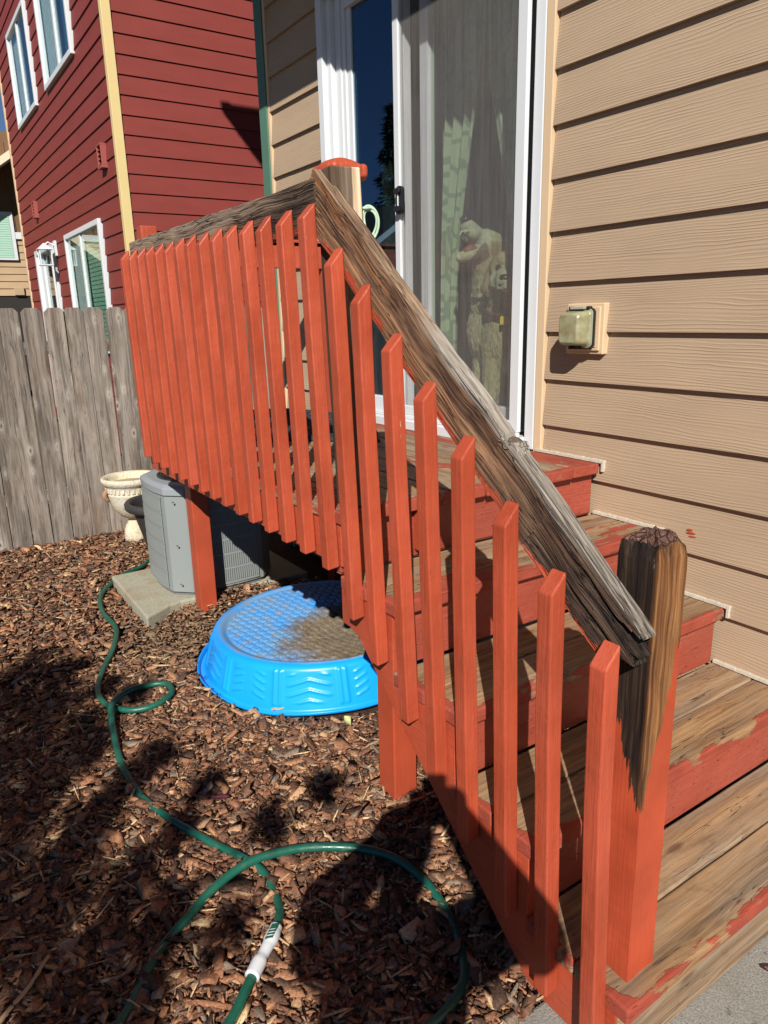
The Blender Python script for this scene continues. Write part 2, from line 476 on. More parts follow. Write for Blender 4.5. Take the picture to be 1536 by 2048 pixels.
# ------------------------------------------------------------------ materials
m_paint = paint_mat('terracotta_paint')
m_paint_chip = paint_mat('terracotta_paint_chipped', RED2, .7)
m_rail = weathered_rail('weathered_rail_wood', 1.08, .86, .60)
m_rail_level = weathered_rail('dark_level_rail_wood', 1.45, -.3, 3.0, .13, .5, .8)
m_deck = deck_mat('worn_deck_wood')
m_tan = siding_mat('tan_siding', (.368, .268, .180), emboss=.72)
m_redsid = siding_mat('red_siding', (.195, .037, .030), emboss=.5, dirt=.06)
m_farsid = siding_mat('far_tan_siding', (.40, .28, .17), emboss=.3)
m_white = simple('white_vinyl', (.57, .59, .61), .4, .4, 3, .05)
m_wood_under = simple('sheathing', (.12, .10, .08), .9)
m_black = simple('black_plastic', (.012, .012, .014), .35)
m_green = simple('green_trim_paint', (.075, .16, .115), .5, .3, 6, .12)
m_yellow = simple('cream_trim_paint', (.60, .47, .22), .55, .3, 4, .06)
m_cream = simple('beige_trim_paint', (.56, .41, .26), .55, .3, 4, .06)
m_caulk = simple('white_caulk', (.50, .45, .37), .6, .3, 14, .1, .003, 40)
m_dark_in = simple('dim_room_paint', (.10, .09, .08), .9)
m_roof = simple('roof_shingle', (.09, .085, .08), .9, .2, 5, .3)

def glass_mat(name, tint=(.80, .87, .80), r0=.06, coat=(1, 1, 1)):
    """clear pane: same mirror strength from both sides (Schlick), straight see-through"""
    M = Mat(name); t = M.t
    tr = M.N('BsdfTransparent', Color=tint); gl = M.N('BsdfGlossy', Color=coat, Roughness=0.0)
    fc = M.N('LayerWeight', Blend=.5).outputs['Facing']
    fr = M.math('ADD', r0, M.math('MULTIPLY', M.math('POWER', fc, 5.0), 1-r0))
    mx = M.N('MixShader'); t.links.new(fr, mx.inputs[0]); t.links.new(tr.outputs[0], mx.inputs[1]); t.links.new(gl.outputs[0], mx.inputs[2])
    t.links.new(mx.outputs[0], M.out.inputs['Surface'])
    return M.m
m_glass = glass_mat('door_glass', (.90, .96, .90), .04)
m_glass_fix = glass_mat('coated_door_glass', (.40, .44, .42), .17, (.50, .74, 1.0))
m_winglass = glass_mat('window_glass', (.85, .92, .9), .05)

def screen_mat():
    M = Mat('insect_screen'); t = M.t
    v = M.coord()
    streak = M.noise(M.scale(v, 60, 1, 2.2), 1.0, 4, .6)
    dust = M.noise(v, 3, 4)
    cov = M.math('ADD', M.rng(streak, .3, .7, .17, .26), M.rng(dust, .3, .7, -.03, .05))
    df = M.N('BsdfDiffuse', Color=M.mix(streak, (.17, .16, .15), (.25, .235, .22)))
    tr = M.N('BsdfTransparent', Color=(1, 1, 1))
    mx = M.N('MixShader'); t.links.new(cov, mx.inputs[0]); t.links.new(tr.outputs[0], mx.inputs[1]); t.links.new(df.outputs[0], mx.inputs[2])
    t.links.new(mx.outputs[0], M.out.inputs['Surface'])
    return M.m
m_screen = screen_mat()

def fence_mat():
    M = Mat('grey_fence_wood', .85, spec=.15)
    v = M.shifted(); x, y, z = M.sep(v)
    col, f, vv = wood_nodes(M, v, (.33, .285, .245), (.165, .138, .115), (.045, .034, .027), .9)
    sv = M.scale(v, 5.5, 12, 12)
    kn = M.vor(sv, 1.0)
    ring = M.math('SINE', M.math('MULTIPLY', kn, 46.0))
    halo = M.math('MULTIPLY', M.rng(kn, .06, .40, 1, 0, True), M.rng(M.noise(M.scale(v, 2.1, 5, 5), 1.3, 2), .36, .5))
    col = M.mix(M.math('MULTIPLY', halo, M.rng(ring, -1, 1, .45, .95)), col, (.47, .43, .38))
    col = M.mix(M.math('MULTIPLY', M.rng(kn, .04, .11, .9, 0, True), M.rng(M.noise(M.scale(v, 2.1, 5, 5), 1.3, 2), .38, .5)), col, (.06, .036, .025))
    gr = M.noise(M.scale(v, 1.2, 4, 4), 1.5, 4)
    col = M.mix(M.rng(gr, .4, .7, 0, .55), col, (.19, .168, .15))
    col = M.mix(M.rng(M.noise(M.scale(v, .8, 3, 3), 1.7, 3), .52, .75, 0, .5), col, (.17, .10, .06))
    ob = M.info('Random')
    col = M.mix(M.rng(ob, .30, 1.0, 0, .75), col, M.mix(.5, (.06, .042, .030), M.mix(.6, col, (0, 0, 0), 'MIX')))
    col = M.mix(M.rng(M.noise(M.scale(v, 2.2, 9, 9), 1.4, 4, .6), .55, .72, 0, .55), col, (.33, .295, .26))
    cr = M.noise(M.scale(vv, .8, 60, 60), 1.0, 2, .5)
    col = M.mix(M.math('MULTIPLY', M.rng(M.math('ABSOLUTE', M.math('SUBTRACT', cr, .46)), 0, .02, .8, 0), M.rng(gr, .45, .6)), col, (.025, .018, .014))
    M.set('Base Color', col)
    M.bump(M.math('ADD', f, M.math('MULTIPLY', halo, .3)), .004, .8)
    return M.m
m_fence = fence_mat()

def concrete_mat(name, c, stain=(.2, .14, .08)):
    M = Mat(name, .85, c, .2)
    v = M.coord()
    a = M.noise(v, 220, 2); b = M.noise(v, 6, 5, .7); k = M.noise(v, 34, 4, .7)
    col = M.mix(M.rng(a, .35, .65), tuple(q*.72 for q in c), tuple(min(1, q*1.2) for q in c))
    col = M.mix(M.rng(b, .52, .75, 0, .6), col, stain)
    col = M.mix(M.rng(k, .60, .70, 0, .6), col, tuple(q*.3 for q in c))
    M.set('Base Color', col)
    M.bump(M.math('ADD', a, M.math('MULTIPLY', k, .7)), .002, .8)
    return M.m
m_conc = concrete_mat('walk_concrete', (.23, .22, .20), (.15, .14, .12))
m_pad = concrete_mat('pad_concrete', (.33, .31, .235), (.25, .165, .09))

# ------------------------------------------------------------------ soft bodies: union of balls, remeshed to one skin
def body(name, blobs, mats, parent, voxel=.008, smooth_it=4, colour=None, fur=0.0):
    bm = bmesh.new()
    def ball(c, r):
        bmesh.ops.create_icosphere(bm, subdivisions=2, radius=1.0, matrix=Matrix.Translation(c) @ Matrix.Diagonal((r[0], r[1], r[2], 1)) if not isinstance(r, (int, float)) else Matrix.Translation(c) @ Matrix.Scale(r, 4))
    for b in blobs:
        if b[0] == 'c':
            _, p, q, r0, r1 = b; p = Vector(p); q = Vector(q); L = (q-p).length
            n = max(2, int(L/(min(r0, r1)*.45))+1)
            for k in range(n+1):
                t = k/n; ball(p.lerp(q, t), r0+(r1-r0)*t)
        else:
            _, c, r, *rot = b
            mm = Matrix.Translation(c) @ (rot[0].to_4x4() if rot else Matrix.Identity(4)) @ Matrix.Diagonal((r[0], r[1], r[2], 1))
            bmesh.ops.create_icosphere(bm, subdivisions=3, radius=1.0, matrix=mm)
    me = bpy.data.meshes.new(name); bm.to_mesh(me); bm.free()
    o = bpy.data.objects.new(name, me); COL.objects.link(o)
    rm = o.modifiers.new('r', 'REMESH'); rm.mode = 'VOXEL'; rm.voxel_size = voxel
    s = o.modifiers.new('s', 'SMOOTH'); s.iterations = smooth_it; s.factor = .5
    dg = bpy.context.evaluated_depsgraph_get()
    me2 = bpy.data.meshes.new_from_object(o.evaluated_get(dg))
    o.modifiers.clear(); o.data = me2; me2.name = name
    if not isinstance(mats, (list, tuple)): mats = [mats]
    me2.materials.clear()
    for mm in mats: me2.materials.append(mm)
    if fur:
        from mathutils import noise as mn
        nv = [v.normal.copy() for v in me2.vertices]
        for v, n in zip(me2.vertices, nv):
            c = v.co
            t = .7*mn.noise(Vector((c.x*45, c.y*45, c.z*18))) + .8*mn.noise(Vector((c.x*130+5, c.y*130, c.z*45)))
            lowz = max(0, min(1, (1.69-c.z)/.10))
            v.co = c + (n*fur*t + Vector((0, 0, -fur*.8*abs(t))))*(.28+.72*lowz)
    me2.polygons.foreach_set('use_smooth', [True]*len(me2.polygons))
    if colour:
        ca = me2.color_attributes.new('coat', 'FLOAT_COLOR', 'POINT')
        ca.data.foreach_set('color', np.array([(*colour(v.co), 1) for v in me2.vertices], np.float32).ravel())
    if parent is not None:
        o.parent = parent; o.matrix_parent_inverse = parent_world(parent).inverted()
    return o

# ------------------------------------------------------------------ ground
def ground_mat():
    M = Mat('bark_soil', .95, spec=.1)
    v = M.coord()
    a = M.noise(v, 38, 6, .75); b = M.noise(v, 3, 3)
    col = M.ramp(a, [(.3, (.018, .011, .008)), (.55, (.065, .035, .022)), (.8, (.15, .085, .05))])
    M.set('Base Color', M.mix(M.rng(b, .4, .7, 0, .4), col, (.09, .06, .04)))
    M.bump(a, .012, 1)
    return M.m
m_ground = ground_mat()

def hgt(x, y):
    h = .006*math.sin(x*3.1+1)*math.sin(y*4.3) + .004*math.sin(x*9.2+y*7)
    d = math.hypot(x+3.25, y-1.35)
    h += .072*math.exp(-((x+3.53)/.17)**2 - ((y-1.42)/.33)**2) + .02*math.exp(-(math.hypot(x+3.2, y-1.2)/.3)**2)           # soil heaped by the deck post
    return h
g = MB()
nx, ny = 110, 70
g.grid(lambda u, w: (-6.5+u*5.62, -1.6+w*5.6, hgt(-6.5+u*5.62, -1.6+w*5.6)-.012), nx, ny)
gb = g.build('mulch_bed', m_ground, smooth=True); tag(gb, kind='structure')
far = MB()
far.grid(lambda u, w: (-400+u*800, -400+w*800, -.16), 9, 9)
m_far = simple('far_soil', (.10, .085, .05), .95, .1, .5, .3)
tag(far.build('ground', m_far), kind='structure')
wk = MB(); wk.box(-.885, 1.9, -2.6, 2.09, -.15, .004)
wko = wk.build('concrete_walk', m_conc, bevel=.008); tag(wko, kind='structure')

# bark chips, one mesh
POOLC = (-2.72, 1.45)
def chips(n, xr, yr, lmean, seed, hmin=0.0):
    r = np.random.default_rng(seed)
    x = r.uniform(*xr, n); y = r.uniform(*yr, n)
    keep = ~((np.hypot(x-POOLC[0], y-POOLC[1]) < .585))
    keep &= ~((x > -4.27) & (x < -3.52-.10*np.clip((y-.87)/.17, 0, 1)+r.normal(0, .02, n)) & (y > .865) & (y < 1.9))
    keep &= x < -.875
    x, y = x[keep], y[keep]; n = len(x)
    L = np.clip(r.lognormal(math.log(lmean), .55, n), .007, .095)
    W = L*r.uniform(.22, .62, n); T = np.clip(W*r.uniform(.14, .38, n), .0015, .008)
    sliver = r.random(n) < .035
    L[sliver] = r.uniform(.05, .12, sliver.sum()); W[sliver] = r.uniform(.003, .008, sliver.sum()); T[sliver] = .003
    d = np.hypot(x+3.3, y-1.02)
    soil = np.exp(-(d/.36)**2)
    L *= 1-.35*soil; W *= 1-.35*soil
    z = np.array([hgt(a, b) for a, b in zip(x, y)]) + r.uniform(-.006, .016, n) + hmin
    base = np.array([[-.5,-.42,-.5],[.5,-.36,-.5],[.46,.40,-.5],[-.46,.5,-.5],[-.47,-.36,.5],[.42,-.30,.5],[.40,.34,.5],[-.40,.42,.5]])
    P = base[None] + r.normal(0, .11, (n, 8, 3))
    P[:, 4:, 2] = .5 + r.normal(0, .25, (n, 4)); 
    P *= np.stack([L, W, T], -1)[:, None, :]
    # slight curl
    P[:, :, 2] += (P[:, :, 0]/L[:, None])**2 * (r.normal(0, .10, n)*L)[:, None]
    yaw = r.uniform(0, 6.283, n); pit = r.normal(0, .26, n); rol = r.normal(0, .30, n)
    cy, sy = np.cos(yaw), np.sin(yaw); cp, sp = np.cos(pit), np.sin(pit); cr, sr = np.cos(rol), np.sin(rol)
    R = np.zeros((n, 3, 3))
    R[:,0,0]=cy*cp; R[:,0,1]=cy*sp*sr-sy*cr; R[:,0,2]=cy*sp*cr+sy*sr
    R[:,1,0]=sy*cp; R[:,1,1]=sy*sp*sr+cy*cr; R[:,1,2]=sy*sp*cr-cy*sr
    R[:,2,0]=-sp;   R[:,2,1]=cp*sr;          R[:,2,2]=cp*cr
    V = np.einsum('nij,nkj->nki', R, P)
    V[:, :, 0] += x[:, None]; V[:, :, 1] += y[:, None]; V[:, :, 2] += z[:, None]
    fc = np.array([[0,3,2,1],[4,5,6,7],[0,1,5,4],[1,2,6,5],[2,3,7,6],[3,0,4,7]])
    F = fc[None] + (np.arange(n)*8)[:, None, None]
    pal = np.array([(.075,.034,.021),(.170,.074,.042),(.29,.128,.066),(.41,.20,.105),(.25,.19,.145),(.47,.29,.165),(.64,.45,.26)])
    pr = np.array([.22,.25,.21,.14,.09,.06,.03])
    ci = r.choice(7, n, p=pr/pr.sum()); ci[sliver & (r.random(n) < .6)] = 6
    C = pal[ci] * r.uniform(.75, 1.3, (n, 1)) * np.array([1.10, 1.04, .98])
    C = C*(1-.55*soil[:, None]) + np.array([.30, .205, .115])*(.55*soil[:, None])*r.uniform(.6, 1.3, (n, 1))
    return V.reshape(-1, 3), F.reshape(-1, 4), C
Vs, Fs, Cs = [], [], []; off = 0
for args in [(37000, (-5.42, -.88), (-1.35, 1.9), .025, 1), (28000, (-5.42, -.88), (-1.35, 1.9), .020, 2, .003),
             (20000, (-3.0, -.88), (-.25, 1.2), .022, 3, .008), (12000, (-3.2, -.88), (-.25, 1.3), .017, 4, .010)]:
    V, F, C = chips(*args); Vs.append(V); Fs.append(F+off); Cs.append(C); off += len(V)
V = np.concatenate(Vs); F = np.concatenate(Fs); C = np.concatenate(Cs)
me = bpy.data.meshes.new('bark_chips')
me.vertices.add(len(V)); me.vertices.foreach_set('co', V.astype(np.float32).ravel())
me.loops.add(F.size); me.loops.foreach_set('vertex_index', F.astype(np.int32).ravel())
me.polygons.add(len(F)); me.polygons.foreach_set('loop_start', np.arange(0, F.size, 4, dtype=np.int32))
me.update(calc_edges=True)
ca = me.color_attributes.new('chip', 'FLOAT_COLOR', 'POINT')
cc = np.ones((len(V), 4), np.float32); cc[:, :3] = np.repeat(C, 8, axis=0); ca.data.foreach_set('color', cc.ravel())
M = Mat('bark_chip', .82, spec=.22)
vc = M.N('VertexColor', {'layer_name': 'chip'}).outputs[0]
a = M.noise(M.coord(), 130, 4, .7); b = M.noise(M.coord(), 420, 3, .6)
col = M.mix(M.rng(a, .35, .68), M.mix(.55, vc, (.02, .012, .009)), M.mix(.12, vc, (.5, .4, .3)))
M.set('Base Color', col); M.bump(M.math('ADD', a, M.math('MULTIPLY', b, .5)), .003, .9)
me.materials.append(M.m)
co = bpy.data.objects.new('bark_chips', me); COL.objects.link(co); tag(co, kind='stuff')

# ------------------------------------------------------------------ tan house
HX0, HX1 = -4.38, 3.2
house = empty('tan_house', (-.6, 2.1, 0), 'tan lap sided house with white sliding door, green corner trim and outdoor outlet', 'house')
SH = 2.118
DX0, DX1, DZ0, DZ1 = -3.60, -2.045, .98, 3.09
w = MB()
w.box(HX0+.02, DX0, SH, 2.30, 0, 3.42); w.box(DX1, HX1, SH, 2.30, 0, 3.42)
w.box(DX0, DX1, SH, 2.30, 0, DZ0-.01); w.box(DX0, DX1, SH, 2.30, DZ1, 3.42)
w.box(HX0+.02, HX0+.2, 2.30, 8, 0, 3.42); w.box(HX1-.2, HX1, 2.30, 8, 0, 3.42); w.box(HX0+.2, HX1-.2, 7.8, 8, 0, 3.42)
w.build('wall', m_tan, house)
w = MB()
w.box(-5.2+.9, -1.2, 2.31, 2.34, .94, .98)
w.box(HX0+.25, -1.0, 2.30, 5.6, .90, .95); w.box(HX0+.25, -1.0, 5.6, 5.7, .95, 3.4); w.box(-1.1, -1.0, 2.30, 5.6, .95, 3.4)
w.box(HX0+.21, HX0+.26, 2.31, 5.6, .95, 3.4); w.box(HX0+.25, -1.0, 2.31, 5.6, 3.36, 3.41)
w.build('room', m_dark_in, house)
# upper storey, set forward over the door, and its roof (out of frame, they throw the shade on the wall)
w = MB(); w.box(HX0, HX1, 1.52, 8, 3.405, 6.35); w.build('upper_storey', m_tan, house)
w = MB()
e = .45
x0, x1, y0, y1, z0 = HX0-e, HX1+e, 1.52-e, 8+e, 6.55
w.add([(x0,y0,z0),(x1,y0,z0),(x1,y1,z0),(x0,y1,z0),(x0+3.2,(y0+y1)/2,z0+1.5),(x1-3.2,(y0+y1)/2,z0+1.5),
       (x0,y0,z0-.2),(x1,y0,z0-.2),(x1,y1,z0-.2),(x0,y1,z0-.2)],
      [(0,1,5,4),(2,3,4,5),(1,2,5),(3,0,4),(9,8,7,6),(6,7,1,0),(7,8,2,1),(8,9,3,2),(9,6,0,3)])
w.build('roof', m_roof, house)
w = MB(); w.prism([(y0-.10, z0+.0),(y0-.005, z0),(y0-.005, z0-.13),(y0-.07, z0-.13),(y0-.10, z0-.08)], 0, x0-.02, x1+.02)
w.build('gutter', m_white, house)
# siding planks, each its own board
EXP = .178
def lap_board(name, x0, x1, zb, mat, parent, h=EXP, lap=.03, tout=.026, tin=.006, face=SH, axis='x', sgn=-1):
    """lap plank: bottom edge proud, top tucked under the next one. axis 'x': wall faces -y at y=face; axis 'y': faces +x at x=face"""
    L = x1-x0
    mb = MB()
    prof = [(0.0, 0.0), (tout, 0.0), (tin, h+lap), (0.0, h+lap)]
    if axis == 'x':
        vs = [(xx, -p, q) for xx in (0, L) for p, q in prof]
        loc = (x0, face, zb)
    else:
        vs = [(xx, -p, q) for xx in (0, L) for p, q in prof]
        loc = (face, x0, zb)
    mb.add(vs, [(0,1,2,3),(7,6,5,4),(0,4,5,1),(1,5,6,2),(2,6,7,3),(3,7,4,0)])
    me = mb.mesh(name, mat)
    bm = bmesh.new(); bm.from_mesh(me); bmesh.ops.recalc_face_normals(bm, faces=bm.faces); bm.to_mesh(me); bm.free()
    o = bpy.data.objects.new(name, me)
    o.location = loc
    if axis == 'y': o.rotation_euler = (0, 0, math.pi/2)     # local -y becomes +x
    link(o, parent)
    return o
Z0 = .025
for n in range(0, 19):
    zb = Z0 + EXP*n
    if zb + EXP < DZ0:
        cut = -1.46 if n == 3 else (-2.6 + (n*1.37) % 2.8)
        lap_board('siding_board', -4.28, cut-.0015, zb, m_tan, house)
        lap_board('siding_board', cut+.0015, 3.1, zb, m_tan, house)
    else:
        lap_board('siding_board', -4.27, DX0-.012, zb, m_tan, house)
        if n == 4:
            lap_board('siding_board', DX1+.045, -1.40, zb, m_tan, house); lap_board('siding_board', -1.397, 3.1, zb, m_tan, house)
        else:
            lap_board('siding_board', DX1+.045, 3.1, zb, m_tan, house)
w = MB(); w.box(-4.395, -4.295, 2.085, 2.20, 0, 3.40); w.box(-4.405, -4.38, 2.20, 2.3, 0, 3.40)
w.build('corner_board', m_green, house, bevel=.003)
w = MB(); w.box(-4.293, -4.268, 2.092, 2.12, 0, 3.40); w.build('corner_bead', m_cream, house, bevel=.002)
for xa, xb in ((DX1, DX1+.04), (DX0-.012, DX0)):
    w = MB(); w.box(xa, xb, 2.088, 2.12, .95, 3.14); w.build('door_bead', m_cream, house, bevel=.003)

w = MB()
for k, (sx, sz, L, h_) in enumerate(((-1.325, .806, .034, .006), (-1.330, .816, .022, .005), (-1.318, .795, .028, .004))):
    w.prism([(sx-L/2, sz-h_*.3), (sx-L*.1, sz-h_*.6), (sx+L/2, sz), (sx+L*.2, sz+h_*.6), (sx-L*.3, sz+h_*.4)], 1, 2.1005, 2.0948)
ps = w.build('paint_smear', m_paint, house); tag(ps, 'smear of red paint')
# sliding door
door = MB()
# outer frame
door.box(-3.598, -3.545, 2.045, 2.24, .985, 3.08); door.box(-3.545, -3.505, 2.072, 2.24, 1.03, 3.03)
door.box(-2.098, -2.047, 2.088, 2.19, .985, 3.08)
door.box(-3.545, -2.047, 2.05, 2.088, 3.03, 3.08); door.box(-3.545, -2.098, 2.088, 2.24, 3.03, 3.08)
door.box(-3.545, -2.098, 2.02, 2.24, .985, 1.03); door.box(-3.545, -2.098, 2.05, 2.066, 1.03, 1.05)
dr = door.build('sliding_door', m_white, house, bevel=.004)
w = MB()  # fixed panel frame
w.box(-3.505, -3.455, 2.10, 2.15, 1.03, 3.03); w.box(-3.455, -3.425, 2.108, 2.15, 1.03, 3.03); w.box(-3.425, -3.385, 2.118, 2.15, 1.10, 2.98)
w.box(-2.950, -2.918, 2.10, 2.14, 1.03, 3.03); w.box(-3.425, -2.950, 2.10, 2.14, 1.03, 1.115); w.box(-3.425, -2.950, 2.10, 2.14, 2.965, 3.03)
w.build('fixed_panel_frame', m_white, dr, bevel=.003)
w = MB(); w.box(-3.39, -2.945, 2.128, 2.134, 1.11, 2.97); w.build('fixed_pane', m_glass_fix, dr)
w = MB()
w.box(-2.862, -2.805, 2.145, 2.185, 1.04, 3.02); w.box(-2.160, -2.105, 2.145, 2.185, 1.04, 3.02)
w.box(-2.805, -2.160, 2.145, 2.185, 1.04, 1.13); w.box(-2.805, -2.160, 2.145, 2.185, 2.94, 3.02)
w.build('sliding_panel_frame', m_white, dr, bevel=.003)
w = MB(); w.box(-2.810, -2.155, 2.162, 2.168, 1.125, 2.945); w.build('sliding_pane', m_glass, dr)
w = MB()
w.box(-2.948, -2.908, 2.060, 2.085, 1.05, 3.02); w.box(-2.158, -2.108, 2.060, 2.080, 1.05, 3.02)
w.box(-2.908, -2.158, 2.060, 2.080, 1.05, 1.095); w.box(-2.908, -2.158, 2.060, 2.080, 2.975, 3.02)
sc_fr = w.build('screen_frame', m_white, dr, bevel=.003)
w = MB(); w.box(-2.91, -2.156, 2.0715, 2.0725, 1.09, 2.98); w.build('screen_mesh', m_screen, dr)
w = MB(); w.box(-2.165, -2.099, 2.095, 2.140, 1.06, 3.03); w.build('door_gap_dark', m_black, dr)  # black bar painted in for the shaded gap between screen frame and jamb
# handle: rounded black pull with a slot
w = MB()
def rrect(cx, cz, hw, hh, r, n=6):
    pts = []
    for (sx, sz, a0) in ((1, 1, 0), (-1, 1, 90), (-1, -1, 180), (1, -1, 270)):
        for k in range(n+1):
            a = Rd(a0+90*k/n); pts.append((cx+sx*(hw-r)+r*math.cos(a), cz+sz*(hh-r)+r*math.sin(a)))
    return pts
w.prism(rrect(-2.893, 2.03, .026, .060, .022), 1, 2.060, 2.042)
w.box(-2.897, -2.889, 2.036, 2.0415, 1.995, 2.065, 1)
w.prism(rrect(-2.893, 2.068, .020, .012, .008), 1, 2.042, 2.028)
w.prism(rrect(-2.893, 1.992, .020, .012, .008), 1, 2.042, 2.028)
w.build('door_handle', [m_black, m_white], dr, bevel=.003)

# outlet box on its moulded mounting block
w = MB()
bx0, bx1, bz0, bz1 = -1.885, -1.715, 1.372, 1.548
w.box(bx0, bx1, 2.078, 2.118, bz0, bz1)
w.box(bx0+.012, bx1-.012, 2.070, 2.078, bz0+.012, bz1-.012)
blk = w.build('mounting_block', m_cream, house, bevel=.006, seg=3)
tag(blk, 'beige mounting block')
w = MB(); w.box(bx0+.026, bx1-.026, 2.067, 2.0705, bz0+.026, bz1-.026); w.build('block_face', m_tan, blk)
def poly_loft(rings):
    mb = MB(); n = len(rings[0]); vs = [p for r in rings for p in r]; fs = []
    for i in range(len(rings)-1):
        for k in range(n):
            l = (k+1) % n; fs.append((i*n+k, i*n+l, (i+1)*n+l, (i+1)*n+k))
    fs.append(tuple(range((len(rings)-1)*n, len(rings)*n))); fs.append(tuple(reversed(range(n))))
    mb.add(vs, fs); return mb
def fixn(o):
    bm = bmesh.new(); bm.from_mesh(o.data); bmesh.ops.recalc_face_normals(bm, faces=bm.faces); bm.to_mesh(o.data); bm.free(); o.data.update()
ocx, ocz = -1.803, 1.462
def outlet_ring(hw, hh, r, y, dz=0):
    return [(p[0], y, p[1]) for p in rrect(ocx, ocz+dz, hw, hh, r)]
mo = Mat('yellowed_clear_plastic', .38, spec=.5)
vv_ = mo.coord(); fz = mo.noise(vv_, 30, 4)
mo.set('Base Color', mo.ramp(fz, [(.3, (.20, .17, .085)), (.55, (.27, .26, .155)), (.75, (.31, .33, .25))]))
fz2 = mo.noise(vv_, 60, 3)
cov = poly_loft([outlet_ring(.056, .066, .018, 2.068), outlet_ring(.056, .066, .018, 2.052), outlet_ring(.050, .060, .018, 2.046), outlet_ring(.050, .058, .018, 2.020),
                 outlet_ring(.046, .054, .018, 2.000), outlet_ring(.040, .048, .016, 1.992)])
oc_ = cov.build('outlet_cover', mo.m, blk, smooth=False, bevel=.003); fixn(oc_)
g1 = poly_loft([outlet_ring(.060, .070, .018, 2.0675), outlet_ring(.060, .070, .018, 2.058)]); o_ = g1.build('outlet_gasket', m_black, blk); fixn(o_)
g1 = poly_loft([outlet_ring(.0575, .0675, .018, 2.058), outlet_ring(.0575, .0675, .018, 2.0505)]); o_ = g1.build('outlet_flange', simple('cover_flange', (.25, .26, .19), .4), blk, bevel=.002); fixn(o_)
w = MB(); w.box(ocx-.031, ocx+.031, 2.035, 2.062, ocz+.066, ocz+.075); w.build('outlet_hinge', simple('pale_hinge', (.30, .32, .28), .4), blk, bevel=.0015)
for sx in (-.040, .040):
    w = MB(); w.box(ocx+sx-.006, ocx+sx+.006, 2.044, 2.066, ocz+.064, ocz+.076); w.build('hinge_knuckle', m_black, blk, bevel=.003)
for sx in (-.013, .011):
    w = MB(); w.box(ocx+sx-.005, ocx+sx+.005, 2.02, 2.06, ocz-.071, ocz-.060); w.build('cord_slot', m_black, blk, bevel=.001)

# ------------------------------------------------------------------ deck and stairs
deck = empty('wooden_deck', (-2.3, 1.2, 0), 'terracotta painted timber deck with five steps and peeling weathered railing', 'deck')
DT = .984                      # landing top
NOSE = [-1.704, -1.440, -1.176, -.918, -.660]
TOPS = [.984, .790, .592, .393, .195]
TH = .038
YO, YI = .985, 2.082
# landing boards along x
nb = 8; bw = (YI-YO+.004)/nb
for k in range(nb):
    y0 = YO + k*bw
    bias = .44 + .08*math.sin(k*2.1) + (.12 if k == nb-1 else 0) + (.10 if k == 0 else 0)
    plank('deck_board', 1.90, bw-.006, TH, m_deck, deck, axes((-3.60+random.uniform(-.004,.004), y0, DT-TH), (1,0,0), (0,1,0), (0,0,1)),
          .004, (bias, .55, 0, 1.90), .0015)
# treads: two boards each, along y
for i in range(1, 5):
    for b in range(2):
        xr = NOSE[i] - b*.142
        ln = YI-YO+.0
        # local x along +y, local y along +x (nosing at local y = .138)
        M4 = axes((xr-.138, YO+ln, TOPS[i]-TH), (0,-1,0), (1,0,0), (0,0,1))
        bias = (.46, .40, .38, .33)[i-1] - .03*b
        plank('tread_board', ln, .138, TH, m_deck, deck, M4, .005, (bias, (.35, .25, .2, .42)[i-1]+.1*b, 1.0 if b == 0 else 0, ln), .0018)
# risers and rim
def riser(x, z0, z1, chip=True, bare=False):
    M4 = axes((x, YI, z0), (0,-1,0), (0,0,1), (-1,0,0))
    plank('riser_board', YI-YO-.01, z1-z0, .025, m_deck if bare else (m_paint_chip if chip else m_paint), deck, M4, .003, (.40, .6, 0, 9))
for i in range(5):
    lo = TOPS[i+1]+.001 if i < 4 else .006
    if i == 0:
        riser(NOSE[0]-.030, DT-TH-.155, DT-TH-.002)
        riser(NOSE[0]-.034, lo, DT-TH-.160)
    else:
        riser(NOSE[i]-.026, lo, TOPS[i]-TH-.001, i in (1, 2, 3), i == 4)
# rim joist along the front of the landing, and left end
plank('rim_joist', 1.86, .130, .038, m_paint, deck, axes((-3.58, 1.03, DT-TH-.132), (1,0,0), (0,0,1), (0,-1,0)), .003)
plank('rim_joist', 1.06, .130, .038, m_paint, deck, axes((-3.60, 2.08, DT-TH-.132), (0,-1,0), (0,0,1), (1,0,0)), .003)
plank('beam', 1.86, .130, .038, m_paint, deck, axes((-3.56, 1.30, DT-TH-.134), (1,0,0), (0,0,1), (0,-1,0)), .003)
# stringer (cut, zigzag top) at the outer side
def zlow(x): return 1.52 - 1.051 - .862*(x+1.462)
poly = [(-1.668, DT-TH-.002)]
for i in range(1, 5):
    poly += [(NOSE[i-1]-.052, DT-TH-.002 if i == 1 else TOPS[i-1]-TH-.002)] if i > 1 else []
    poly += [(NOSE[i-1]-.024 if i > 1 else -1.668, TOPS[i]-TH-.002)]
    poly += [(NOSE[i]-.024, TOPS[i]-TH-.002)]
poly = [(-1.668, DT-TH-.01), (-1.668, TOPS[1]-TH-.002), (NOSE[1]-.024, TOPS[1]-TH-.002), (NOSE[1]-.024, TOPS[2]-TH-.002), (NOSE[2]-.024, TOPS[2]-TH-.002),
        (NOSE[2]-.024, TOPS[3]-TH-.002), (NOSE[3]-.024, TOPS[3]-TH-.002), (NOSE[3]-.024, TOPS[4]-TH-.002), (NOSE[4]-.030, TOPS[4]-TH-.002), (NOSE[4]-.030, .006),
        (-.925, .006), (-1.640, zlow(-1.640)), (-1.700, zlow(-1.640)+.02), (-1.700, DT-TH-.01)]
for yy in (.992,):
    w = MB(); w.prism(poly, 1, yy, yy+.036)
    w.build('stringer', m_paint, deck, bevel=.003, loc=(-1.7, yy, 0))
